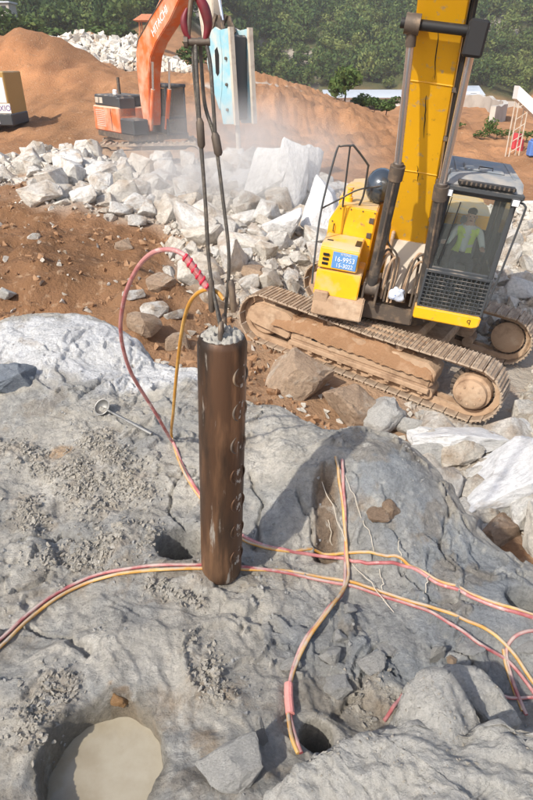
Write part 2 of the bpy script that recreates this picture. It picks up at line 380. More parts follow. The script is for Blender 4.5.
# ------------------------------------------------------------------ heights
def tps_fit(u, v, z, lam=1e-4):
    n = len(u); d = np.hypot(u[:, None]-u[None], v[:, None]-v[None]); K = np.where(d > 0, d*d*np.log(d+1e-12), 0)+lam*np.eye(n)
    A = np.zeros((n+3, n+3)); A[:n, :n] = K; A[:n, n] = 1; A[:n, n+1] = u; A[:n, n+2] = v; A[n:, :n] = A[:n, n:].T
    return np.linalg.solve(A, np.concatenate([z, np.zeros(3)]))
def tps_eval(w_, u0, v0, u, v):
    out = w_[-3]+w_[-2]*u+w_[-1]*v
    for i in range(len(u0)):
        d2 = (u-u0[i])**2+(v-v0[i])**2; out = out+w_[i]*.5*d2*np.log(d2+1e-12)
    return out
GC = np.array([
 (-3, 2, -1.4), (3, 1, -2.0), (0, 0, -1.6), (0, -6, -1.6), (6, 0, -2.4), (-6, 0, -1.3), (-6, 5, -1.3),
 (-4.5, 10.8, -1.5), (-4.8, 13, -1.4), (-2, 9, -1.8), (-5.2, 19.5, -1.25), (-8, 24, -1.0), (-1, 16.6, -1.65), (-2.5, 12, -1.75), (-12, 15, -.9), (-10, 9, -1.0),
 (-.2, 10.3, -2.28), (3.2, 8.3, -2.72), (1.3, 12.4, -2.33), (4.6, 10.5, -2.78), (2.34, 10.67, -2.53), (.5, 9.2, -2.42), (1.5, 7.3, -2.7), (5, 11.4, -2.75), (3.7, 8.0, -2.75), (2, 5.5, -2.5), (3.2, 4.5, -2.5), (5.5, 8, -2.7),
 (.8, 17.5, -1.75), (6.7, 16, -2.3), (3, 14.2, -2.35), (9, 12, -2.5), (9, 24, -2.3), (16, 16, -2.4),
 (8.6, 41, -2.6), (0, 29, -1.8), (-5.4, 29.7, -1.7), (-10, 35, -1.4), (-18, 50, -1.0), (-14, 42, -1.2), (3, 40, -2.2), (-2, 44, -1.5),
 (-1, 60, .8), (3, 60, .1), (7.5, 60, -1.3), (12, 62, -2.7), (-8, 62, .8), (-30, 40, .5), (-45, 60, 3),
 (20, 60, -3), (37, 113, -4.2), (30, 100, -3.9), (46, 100, -4.1), (52, 120, -4.3), (27, 114, -4.1), (60, 118, -4.3), (16, 85, -4.2), (30, 45, -2.8), (60, 80, -4), (5, 90, -2), (-10, 90, 1.5), (-22, 75, 2.5),
 (20, 150, -7), (0, 150, -6), (60, 200, -8.5), (0, 220, -9), (25, 215, -9.5), (40, 200, -9.2), (42, 226, -9), (70, 226, -8.5), (18, 232, -7.5), (60, 180, -8.2), (35, 170, -8), (-40, 120, 5), (-22, 120, 3.5), (-45, 190, 10), (100, 150, -5),
 (-100, 260, 22), (0, 262, -2), (100, 262, -4), (-100, 400, 90), (0, 400, 66), (100, 400, 62), (0, 320, 28), (-100, 320, 50), (110, 320, 27), (-200, 300, 60), (220, 300, 25),
 (0, 800, 170), (-400, 700, 190), (400, 700, 170), (-500, 100, 40), (500, 100, 20), (0, -60, -1.5), (-60, 0, 0), (60, 0, -3), (0, -500, 0), (300, -400, 0), (-300, -400, 5)], float)
def warp(x, y):
    r = np.sqrt(x*x+(y+3)**2+.5); v = np.log(r)*2.2
    return v*np.sin(np.arctan2(x, y+3)), v*np.cos(np.arctan2(x, y+3))
_gu, _gv = warp(GC[:, 0], GC[:, 1])
def mq_fit(u, v, z):
    n = len(u); K = -np.sqrt((u[:, None]-u[None])**2+(v[:, None]-v[None])**2+.02)
    A = np.zeros((n+1, n+1)); A[:n, :n] = K; A[:n, n] = 1; A[n, :n] = 1
    return np.linalg.solve(A, np.concatenate([z, [0]]))
def mq_eval(w_, u0, v0, u, v):
    out = w_[-1]+0*u
    for i in range(len(u0)): out = out-w_[i]*np.sqrt((u-u0[i])**2+(v-v0[i])**2+.02)
    return out
_gw = mq_fit(_gu, _gv, GC[:, 2])
def pale_mask(x, y):
    """where broken pale stone lies"""
    n = .9*fbm(x*.35, y*.35, 3, 40)
    def band(ax, ay, bx, by, wd):
        dx, dy = bx-ax, by-ay; t = np.clip(((x-ax)*dx+(y-ay)*dy)/(dx*dx+dy*dy), 0, 1)
        return np.hypot(x-ax-t*dx, y-ay-t*dy)/wd
    d = np.minimum.reduce([band(-14, 24.5, -5, 23.5, 3.2), band(-5, 22.5, 1.5, 18.5, 4.6), band(-.6, 16.5, .6, 12.6, 2.1), band(4.5, 14.5, 12, 18, 5.0), band(4.9, 7.2, 7.5, 11, 2.6), band(2.6, 6.4, 4.2, 7.4, 1.0), band(-22, 73, -12, 73, 4.5), band(-6, 58, 2, 57, 1.0)])
    return sstep(1.2, .75, d+n*.28)
def H(x, y, fine=True):
    x = np.asarray(x, float); y = np.asarray(y, float)
    u, v = warp(x, y); z = mq_eval(_gw, _gu, _gv, u, v)
    r = np.hypot(x, y)
    # spoil mound on the left, with a steep dark scarp
    z = z+4.4*np.exp(-((x+21.5)/6.)**2-((y-59)/6.)**2)+2.2*np.exp(-((x+32)/6)**2-((y-60)/6.)**2)*(1+.18*fbm(x*.25, y*.25, 3, 11)+.10*ridged(x*.5, y*.5, 3, 13))+2.6*np.exp(-((x+18)/6.5)**4-((y-79)/6.)**2)*(1+.2*fbm(x*.5, y*.5, 3, 12))
    pm = pale_mask(x, y)
    z = z+pm*.35*sstep(5, 12, r)+.55*np.exp(-((x+.75)/2.2)**2-((y-22.)/2.2)**2)
    # mud bank under the left end of the near track, wheel ruts and heaps
    if fine:
        near = sstep(70, 25, r)
        z = z+near*(.10*fbm(x*.8, y*.8, 4, 3)+.05*ridged(x*1.1+.3*y, y*.6, 3, 21)*(1-pm))+(1-near)*.35*fbm(x*.12, y*.12, 3, 5)*sstep(30, 60, r)+.30*ridged(x*.33, y*.22, 4, 15)*sstep(30, 45, r)*sstep(160, 90, r)*(1-pm)+.16*ridged(x*1.1, y*.9, 3, 16)*sstep(28, 42, r)*sstep(90, 70, r)*(1-pm)
        w1, w2, wi = worley(x*2.2, y*2.2, 8); wm = near*(1-pm)*sstep(.0, -2., x)*sstep(5, 8, y)*sstep(40, 20, r); z = z+wm*.24*wi*wi*np.sqrt(np.clip(1-w1*1.2, 0, 1))+wm*.10*ridged(x*.9, y*.7, 3, 23)
        z = z-.75*np.exp(-((x+4.6)/1.5)**2-((y-10.2)/.9)**2)*(1+.4*fbm(x*1.5, y*1.5, 3, 24))-.35*np.exp(-((x+2.0)/1.2)**2-((y-9.3)/.8)**2)
        rut = np.sin((y*.9-.45*x+.6*fbm(x*.3, y*.3, 2, 9))*2.1)
        z = z+.05*rut*sstep(6.5, 9, y)*sstep(60, 20, r)*(1-pm)*sstep(-1.2, -3, x)
        for (cx, cy, a, s) in ((6, 47, .7, 2.2), (11, 44, .6, 1.8), (1, 49, .8, 3), (14, 52, .9, 2.5), (-9, 40, .5, 3), (-3.2, 7.6, .35, .9), (-4.6, 8.6, .45, 1.1)):
            z = z+a*np.exp(-((x-cx)**2+(y-cy)**2)/s**2)*(1+.5*fbm(x*.8, y*.8, 3, 33))
    # keep the bench under the excavator's tracks level with its tilt
    ex = (x-2.34)*math.cos(.545)-(y-10.666)*math.sin(.545); ey = (x-2.34)*math.sin(.545)+(y-10.666)*math.cos(.545)
    k = sstep(1.0, 0, np.maximum(np.maximum(np.abs(ex)-2.5, np.abs(ey)-1.75), 0))
    plane = -2.474-.114*ex-.019*ey-.02
    z = z*(1-k)+np.minimum(plane+.03*fbm(x*3, y*3, 3, 8), plane+.02)*k
    return z
def Hs(x, y): return float(H(np.array([x]), np.array([y]))[0])
def Hg(px, py):
    """where the sight line of a photo pixel meets the ground"""
    d = pray(px, py); t = np.exp(np.linspace(math.log(5.5), math.log(600), 900)); P = CAMP+d[None]*t[:, None]
    below = P[:, 2] < H(P[:, 0], P[:, 1])
    i = int(np.argmax(below)) if below.any() else len(t)-1
    return P[i]

# ------------------------------------------------------------------ ground sheet to the horizon
def grid_mesh(name, X, Y, Z):
    ny, nx = X.shape; v = np.stack([X.ravel(), Y.ravel(), Z.ravel()], 1)
    i = np.arange(ny*nx).reshape(ny, nx)
    f = np.stack([i[:-1, :-1].ravel(), i[:-1, 1:].ravel(), i[1:, 1:].ravel(), i[1:, :-1].ravel()], 1)
    return np_mesh(name, v, f)
def make_ground():
    n = 540; B = 5.7
    t = np.linspace(-1, 1, n); gx = 1.0+5.0*np.sinh(B*t)
    gy = 12+5.0*np.sinh(B*t)
    X, Y = np.meshgrid(gx, gy); Z = H(X, Y)
    me = grid_mesh('ground', X, Y, Z); me.shade_smooth()
    x, y = X.ravel(), Y.ravel(); r = np.hypot(x, y); pm = pale_mask(x, y)
    n1 = fbm(x*.22, y*.22, 4, 60)[:, None]; n2 = fbm(x*1.1, y*1.1, 3, 61)[:, None]
    near = np.array([.255, .135, .068]); far = np.array([.40, .205, .10]); red = np.array([.38, .17, .075]); tan = np.array([.40, .265, .165])
    c = near+(far-near)*(sstep(14, 38, r)*(1-.75*sstep(-2, -9, x)*sstep(60, 30, r)))[:, None]
    c = c+(red-c)*(np.exp(-((x+25)/9)**2-((y-56)/6)**2)*.9)[:, None]; c = c+(np.array([.20, .095, .05])-c)*(np.exp(-((x+17+.5*(y-56))/2.2)**2-((y-56)/5)**2)*sstep(-.2, .4, fbm(x*.5, y*.5, 3, 64))*.8)[:, None]
    c = c+(tan-c)*(np.exp(-((x-1.5)/3.2)**2-((y-10)/3.)**2)*.85)[:, None]
    c = c*(1+.26*n1+.14*n2+.16*fbm(x*.10+y*.03, y*.9, 3, 62)[:, None]*sstep(12, 30, r)[:, None])
    dkr = sstep(.1, .6, fbm(x*.14, y*.2, 4, 63))*sstep(12, 26, r)*sstep(140, 60, r); c = c+(np.array([.33, .165, .08])-c)*(dkr*.55)[:, None]
    pal = np.array([.52, .47, .40])*(1+.12*n2); c = c+(pal-c)*(pm*.85)[:, None]
    hill = sstep(-12, 12, y-(228-68*sstep(5, -45, x)))*sstep(-200, 0, y); hc = np.array([.060, .075, .028])*(1+.3*n1)
    c = c+(hc-c)*hill[:, None]
    out = sstep(.40, .58, fbm(x*.035, y*.035, 3, 77)); c = c+(np.array([.36, .32, .27])-c)*(out*hill)[:, None]
    color_attr(me, 'Col', np.clip(c, .01, .9))
    tag(link('ground', me, 'ground'), kind='structure')
make_ground()

# ------------------------------------------------------------------ the rock bench in the foreground
RC = []
for (px, py, z) in [(20, 790, .02), (90, 690, .04), (160, 780, .0), (266, 795, .08), (200, 640, .0), (60, 560, .0), (60, 480, .06), (20, 430, .10), (105, 410, .13), (160, 385, .16),
                    (80, 345, .34), (40, 310, .40), (0, 320, .36), (110, 330, .33), (130, 370, .2), (200, 385, .2), (250, 400, .22), (300, 420, .24), (270, 450, .2), (275, 500, .1), (240, 540, .0),
                    (330, 466, .30), (335, 548, -.03), (380, 460, .33), (400, 436, .28), (350, 425, .27), (430, 480, .22), (390, 520, .13), (440, 530, .06), (470, 520, .0), (530, 565, -.1), (470, 590, -.03), (420, 560, .02),
                    (510, 620, -.05), (420, 625, -.08), (350, 590, -.04), (290, 560, -.02), (221, 575, 0.), (150, 600, .02), (300, 650, -.05), (340, 640, -.06), (310, 735, -.12), (250, 730, .0), (390, 680, -.12), (520, 690, -.18),
                    (180, 530, .02), (120, 520, .05), (130, 460, .12), (0, 600, .0), (0, 480, .07), (200, 440, .12)]:
    RC.append(at_z(px, py, z))
RC += [(0, .2, .1), (-1.5, .3, .05), (1.2, .3, .1), (-3, 1, .05), (-3, 3, .15), (-3.2, 5, .3), (2.2, 1, -.2), (0, -.8, .0), (2, -.5, -.1), (-2, -.8, 0), (2.5, 2.5, -.2)]
RC = np.array(RC); _rw = tps_fit(RC[:, 0], RC[:, 1], RC[:, 2], 2e-3)
EDGE = [tuple(at_z(px, py, z)[:2]) for (px, py, z) in [(0, 316, .36), (40, 306, .40), (75, 308, .38), (110, 322, .33), (160, 350, .26), (200, 372, .2), (250, 394, .2), (300, 412, .23), (360, 421, .26), (402, 433, .27), (432, 458, .2), (470, 500, .05), (533, 560, -.1)]]
EDGE += [(2.3, 2.1), (2.5, -.5), (-3.4, -.5), (-3.4, 5.2)]
def sdist(x, y, poly):
    """signed distance, positive inside"""
    d = np.full(x.shape, 1e9); ins = np.zeros(x.shape, bool); n = len(poly)
    for i in range(n):
        ax, ay = poly[i]; bx, by = poly[(i+1) % n]; dx, dy = bx-ax, by-ay
        t = np.clip(((x-ax)*dx+(y-ay)*dy)/(dx*dx+dy*dy), 0, 1); d = np.minimum(d, np.hypot(x-ax-t*dx, y-ay-t*dy))
        c = ((ay > y) != (by > y)); xi = (bx-ax)*(y-ay)/((by-ay) if by != ay else 1e-9)+ax; ins ^= c & (x < xi)
    return np.where(ins, d, -d)
def seg_d(x, y, a, b):
    dx, dy = b[0]-a[0], b[1]-a[1]; t = np.clip(((x-a[0])*dx+(y-a[1])*dy)/(dx*dx+dy*dy), 0, 1)
    return np.hypot(x-a[0]-t*dx, y-a[1]-t*dy)
def W2(px, py, z=0.): return at_z(px, py, z)[:2]
HOLES = [(W2(180, 547), .135, .9), (W2(524, 594, -.04), .095, .55), (W2(316, 738, -.12), .075, .45), (W2(315, 392, .2), .05, .2)]
HOLES[3] = (W2(160, 388, .16), .06, .18)
POOL = W2(103, 768, -.05)
CRACKS = [[W2(*p) for p in ps] for ps in ([(105, 372, .2), (98, 384, .18), (92, 392, .16), (70, 398, .15)], [(106, 378, .2), (118, 388, .18), (128, 392, .17)], [(185, 470, .08), (170, 490, .05), (172, 515, .03), (190, 530, .0)],
          [(250, 470, .16), (262, 500, .1), (256, 540, .02)], [(300, 500, .1), (312, 520, .06), (318, 548, -.02)], [(440, 470, .2), (452, 500, .12), (440, 540, .05), (455, 565, 0)], [(20, 620, 0), (60, 640, 0), (90, 655, .02)],
          [(430, 640, -.08), (470, 655, -.08), (500, 680, -.12)], [(380, 640, -.1), (350, 690, -.1), (335, 720, -.12)], [(10, 540, .02), (60, 530, .03), (110, 545, .03)], [(400, 560, .02), (430, 590, 0), (480, 600, -.03)])]
GROOVE = (W2(328, 476, .27), W2(327, 545, .0))
CRUMB = [(W2(10, 445, .1), W2(75, 470, .08), .10), (W2(75, 470, .08), W2(105, 505, .05), .13), (W2(95, 440, .1), W2(140, 485, .07), .10), (W2(60, 560, .0), W2(140, 540, .02), .12), (W2(20, 500, .05), W2(40, 520, .03), .09),
         (W2(195, 650, 0), W2(220, 690, .02), .07), (W2(60, 690, .03), W2(30, 740, .03), .10), (W2(150, 590, 0), W2(200, 600, 0), .04), (W2(400, 700, -.05), W2(370, 690, -.1), .09)]
def HR(x, y, parts=False):
    z = tps_eval(_rw, RC[:, 0], RC[:, 1], x, y)
    wx = x+.10*fbm(x*1.7, y*1.7, 3, 70); wy = y+.10*fbm(x*1.7, y*1.7, 3, 71)
    sd = sdist(wx*.6+x*.4, wy*.6+y*.4, EDGE)
    rough = .55+.45*sstep(-.4, .5, fbm(x*.9, y*.9, 2, 72))
    wa = W2(70, 340, .35); rough = rough*(1-.72*np.exp(-((x-wa[0])/.95)**2-((y-wa[1])/.6)**2))
    z = z+rough*(.055*fbm(wx*1.9, wy*1.9, 3, 73)+.012*ridged(wx*3.6, wy*3.0, 4, 74)-.012)
    # stepped, plated breakage
    st = fbm(wx*1.3+.4*wy, wy*1.3, 3, 75)*3; fr = st-np.floor(st); z = z+.022*(np.floor(st)+sstep(.82, 1., fr)-1)*.5
    d1, d2, idv = worley(wx*6.5, wy*6.5, 3); z = z+.026*(idv-.5)*sstep(.01, .06, d2-d1)*sstep(.1, .6, fbm(x*.8, y*.8, 2, 90)+.25)
    z = z+.006*fbm(x*14, y*14, 4, 76, .6)*np.clip(rough*1.3, 0, 1)+.005*np.clip(rough*1.3, 0, 1)*np.abs(fbm(wx*7, wy*7, 4, 84, .6))*sstep(-.1, .5, fbm(x*1.2, y*1.2, 2, 85)+.1)
    rim = fbm(wx*2.6, wy*2.2, 4, 86); z = z+.03*(sstep(.18, .21, rim)-sstep(.5, .53, rim))*sstep(.0, .4, fbm(x*.7+3, y*.7, 2, 87)+.2)
    # crumbled clods
    cm = np.zeros(x.shape)
    for a, b, wd in CRUMB:
        cm = np.maximum(cm, sstep(1.35, .5, seg_d(x, y, a, b)/wd+.7*fbm(x*5, y*5, 3, 78)))
    e1, e2, eid = worley(x*26, y*26, 5); g1, g2, gid = worley(x*52, y*52, 6)
    cl = cm*(.030*(eid)*np.sqrt(np.clip(1-e1*1.2, 0, 1))+.013*gid*np.sqrt(np.clip(1-g1*1.2, 0, 1)))
    z = z+cl
    sp = sstep(.35, .75, fbm(x*2.2, y*2.2, 3, 79))*(1-cm); z = z+sp*.009*gid*np.sqrt(np.clip(1-g1*1.3, 0, 1))
    # hole cuttings and drilled holes
    for (c, r, dep) in HOLES:
        q = np.hypot(x-c[0], (y-c[1])*1.0)+.006*fbm(x*9, y*9, 2, 80)
        z = z+.018*np.exp(-((q-r*1.4)/(r*.4))**2)*(1-sstep(r*1.1, r*.95, q))-dep*sstep(r*1.03, r*.95, q)
    for cr in CRACKS:
        for a, b in zip(cr[:-1], cr[1:]):
            q = seg_d(x+.03*fbm(x*7, y*7, 3, 81), y+.03*fbm(x*7+9, y*7, 3, 82), a, b); z = z-.04*sstep(.018, .003, q)
    q = seg_d(x+.02*fbm(x*6, y*6, 3, 88), y, *GROOVE); z = z-.10*np.sqrt(np.clip(1-(q/.075)**2, 0, 1))
    # slurry pool
    q = np.hypot((x-POOL[0])/.215, (y-POOL[1])/.27)+.16*fbm(x*4, y*4, 3, 83); pool = sstep(1.08, .86, q); z = z-.24*pool
    # outer edge falls away
    z = z-.10*np.exp(-np.clip(sd, 0, 9)/.09)*(sd > -.2)*.6-2.9*sstep(.0, -.75, sd)-np.clip(-sd-.3, 0, 3)*1.0
    if parts: return z, sd, cm, q
    return z
def HRs(x, y): return float(HR(np.array([float(x)]), np.array([float(y)]))[0])
def on_rock(px, py):
    d = pray(px, py); t = np.linspace(1.2, 6.5, 2600); P = CAMP+d[None]*t[:, None]; b = P[:, 2] < HR(P[:, 0], P[:, 1])
    return P[int(np.argmax(b))]
def make_rock():
    gx = np.concatenate([np.arange(-3.7, -2.3, .02), np.arange(-2.3, 1.9, .0095), np.arange(1.9, 3.1, .02)]); gy = np.concatenate([np.arange(-.6, .95, .025), np.arange(.95, 4.4, .0092), np.arange(4.4, 6.2, .014)]); X, Y = np.meshgrid(gx, gy)
    Z, sd, cm, q = HR(X, Y, True)
    me = grid_mesh('rock_bench', X, Y, Z); me.shade_smooth(); x, y = X.ravel(), Y.ravel(); sd = sd.ravel(); cm = cm.ravel(); q = q.ravel()
    n1 = fbm(x*1.1, y*1.1, 4, 91); n2 = fbm(x*5, y*5, 4, 92); n3 = fbm(x*17, y*17, 3, 93)
    c = np.array([.475, .445, .39])*np.ones((len(x), 1)); c = c*(1+.14*n1+.10*n2+.08*n3)[:, None]
    def blend(colr, m):
        nonlocal c; c = c+(np.array(colr)*(1+.12*n2+.06*n3)[:, None]-c)*np.clip(m, 0, 1)[:, None]
    def blob(px, py, z, rx, ry): a = W2(px, py, z); return np.exp(-((x-a[0])/rx)**2-((y-a[1])/ry)**2)
    shade_tint = blob(385, 480, .25, .34, .3)+blob(480, 560, 0, .4, .35)+blob(480, 640, -.05, .5, .3)+blob(380, 640, -.1, .3, .2)+.7*blob(300, 640, 0, .3, .2)  # cool shade over dome and lower right, painted into the rock colour
    blend((.285, .30, .31), sstep(.25, .85, shade_tint+.35*n1))
    blend((.31, .308, .295), sstep(.05, .55, fbm(x*1.5+4, y*1.5, 4, 98)+.25*n2)*.75); blend((.27, .235, .19), sstep(.30, .62, fbm(x*2.6, y*2.6+7, 4, 99)+.25*n3)*.6)
    wht = sstep(.25, .7, blob(70, 338, .35, .95, .55)+.8*blob(165, 372, .2, .5, .25)+.25*n2)
    blend((.68, .68, .675), wht*.92)
    blend((.64, .60, .53), sstep(.3, .8, blob(265, 450, .2, .14, .3)+.7*blob(60, 500, .06, .5, .2)+.5*blob(200, 410, .16, .2, .3)+.3*n2)*.6)
    blend((.36, .31, .25), cm*sstep(-.3, .5, n2)*.75)
    blend((.40, .25, .13), sstep(.35, .8, blob(60, 448, .1, .14, .08)+.4*n2)*.7+sstep(.35, .75, blob(122, 700, .0, .07, .06)+.4*n3)*.9)
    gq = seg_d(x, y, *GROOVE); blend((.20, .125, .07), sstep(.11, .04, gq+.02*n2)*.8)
    blend((.20, .18, .145), sstep(1.32, 1.08, q+.08*n2)*.8); blend((.30, .25, .17), sstep(1.05, .9, q))
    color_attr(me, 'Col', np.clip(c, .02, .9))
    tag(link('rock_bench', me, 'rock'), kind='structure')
make_rock()
# slurry water in the pool
def make_pool():
    z = HRs(POOL[0], POOL[1])+.16; v = [(POOL[0], POOL[1], z)]; n = 40; f = []
    for k in range(n):
        a = 2*math.pi*k/n; v.append((POOL[0]+.30*math.cos(a), POOL[1]+.36*math.sin(a), z))
    f = [(0, 1+k, 1+(k+1) % n) for k in range(n)]
    me = bpy.data.meshes.new('water'); me.from_pydata(v, [], f); tag(link('water', me, 'water'), kind='structure')
make_pool()

# ------------------------------------------------------------------ forest on the hill
def crown_proto(rs, nl, size=1., leaf=.13, lobes=7):
    """leaf quads in a unit crown: centre (0,0,.55)"""
    L = []
    for _ in range(lobes):
        a = rs.rand()*2*np.pi; e = rs.rand()**.7; L.append((.34*e*np.cos(a), .34*e*np.sin(a), .35+.45*rs.rand(), .16+.14*rs.rand()))
    L = np.array(L); pick = rs.randint(0, lobes, nl); d = rs.randn(nl, 3); d /= np.linalg.norm(d, axis=1)[:, None]
    rad = L[pick, 3]*(.55+.5*rs.rand(nl)**.5); c = L[pick, :3]+d*rad[:, None]*np.array([1, 1, .85])
    nrm = d+.7*rs.randn(nl, 3); nrm /= np.linalg.norm(nrm, axis=1)[:, None]
    t = np.cross(nrm, rs.randn(nl, 3)); t /= np.linalg.norm(t, axis=1)[:, None]; b = np.cross(nrm, t)
    s = leaf*(.6+.8*rs.rand(nl))[:, None]
    q = np.stack([c-t*s, c-b*s*.55, c+t*s, c+b*s*.55], 1)
    return q, rs.rand(nl)*.35
def forest_mesh(name, pts, scl, rs, protos, tint):
    V = []; T = []
    for i in range(len(pts)):
        q, tt = protos[rs.randint(len(protos))]; a = rs.rand()*6.28; ca, sa = math.cos(a), math.sin(a)
        R_ = np.array([[ca, -sa, 0], [sa, ca, 0], [0, 0, 1]]); sc = scl[i]
        V.append((q.reshape(-1, 3) @ R_.T)*sc+pts[i]); T.append(np.repeat(np.clip(tt+tint[i], 0, 1), 4))
    V = np.concatenate(V); T = np.concatenate(T); f = np.arange(len(V)).reshape(-1, 4)
    me = np_mesh(name, V, f); a = me.attributes.new('Tint', 'FLOAT', 'POINT'); a.data.foreach_set('value', T.astype(np.float32)); return me
def make_forest():
    rs = np.random.RandomState(5); protos = [crown_proto(rs, 300, leaf=.070, lobes=11) for _ in range(8)]
    gx, gy = np.meshgrid(np.arange(-220, 221, 5.2), np.arange(150, 350, 5.6)); x = gx.ravel()+rs.uniform(-2.4, 2.4, gx.size); y = gy.ravel()+rs.uniform(-2.4, 2.4, gx.size)
    edge = 236-68*sstep(5, -45, x)+6*fbm(x*.05, y*.05, 2, 55)
    keep = (y > edge) & (fbm(x*.035, y*.035, 3, 77) < .52) & (np.abs(x) < .52*y+30)
    keep &= ~((x > 14) & (x < 78) & (y < 228))
    x, y = x[keep], y[keep]; z = H(x, y, False)-.6
    sc = rs.uniform(5.2, 9.5, len(x))[:, None]*np.stack([rs.uniform(.9, 1.25, len(x)), rs.uniform(.9, 1.25, len(x)), rs.uniform(.8, 1.25, len(x))], 1)
    tint = np.clip(.30+.30*fbm(x*.03, y*.03, 3, 56)+rs.normal(0, .24, len(x)), 0, .85)
    me = forest_mesh('forest', np.stack([x, y, z], 1), sc, rs, protos, tint)
    tag(link('forest', me, 'leaf'), 'dense green forest covering the hillside behind the quarry', 'forest', kind='stuff')
make_forest()

# ------------------------------------------------------------------ excavators
def letters(text, size, m, parent, loc, rot, name='lettering', ext=.002, sx=1.):
    cu = bpy.data.curves.new('text', 'FONT'); cu.body = text; cu.size = size; cu.extrude = ext; cu.align_x = 'CENTER'; cu.align_y = 'CENTER'
    o = bpy.data.objects.new('text', cu); col.objects.link(o); bpy.context.view_layer.update()
    me = bpy.data.meshes.new_from_object(o.evaluated_get(bpy.context.evaluated_depsgraph_get())); bpy.data.objects.remove(o)
    me.materials.clear(); r = link(name, me, m, parent); r.location = loc; r.rotation_euler = rot; r.scale = (sx, 1, 1); return r
def shoe_mesh():
    b = MB(); b.box(-.098, .098, -.30, .30, 0, .028, .006)
    for x in (-.075, -.005, .065): b.prism([(x-.014, .024), (x+.014, .024), (x+.008, .046), (x-.008, .046)], -.295, .295, 1)
    return b.mesh('track_shoe')
def track_loop(a, r, n, sag=.05):
    """positions and angles of n shoes round a track (x,z) with wheel centres at +-a and height .5"""
    pts = []; per = 4*a+2*math.pi*r
    for i in range(n):
        s = per*i/n
        if s < 2*a: x = -a+s; z = .5+r; an = 0; t = (x+a)/(2*a); z -= sag*math.sin(math.pi*t)**2
        elif s < 2*a+math.pi*r: th = (s-2*a)/r; x = a+r*math.sin(th); z = .5+r*math.cos(th); an = th
        elif s < 4*a+math.pi*r: x = a-(s-2*a-math.pi*r); z = .5-r; an = math.pi
        else: th = (s-4*a-math.pi*r)/r; x = -a-r*math.sin(th); z = .5-r*math.cos(th); an = math.pi+th
        pts.append((x, z, an))
    return pts
def half_round(a0, r, c=.5, n=9):
    return [(a0+r*math.sin(math.pi*k/n)*(1 if a0 > 0 else -1), c+r*math.cos(math.pi*k/n)) for k in range(n+1)]

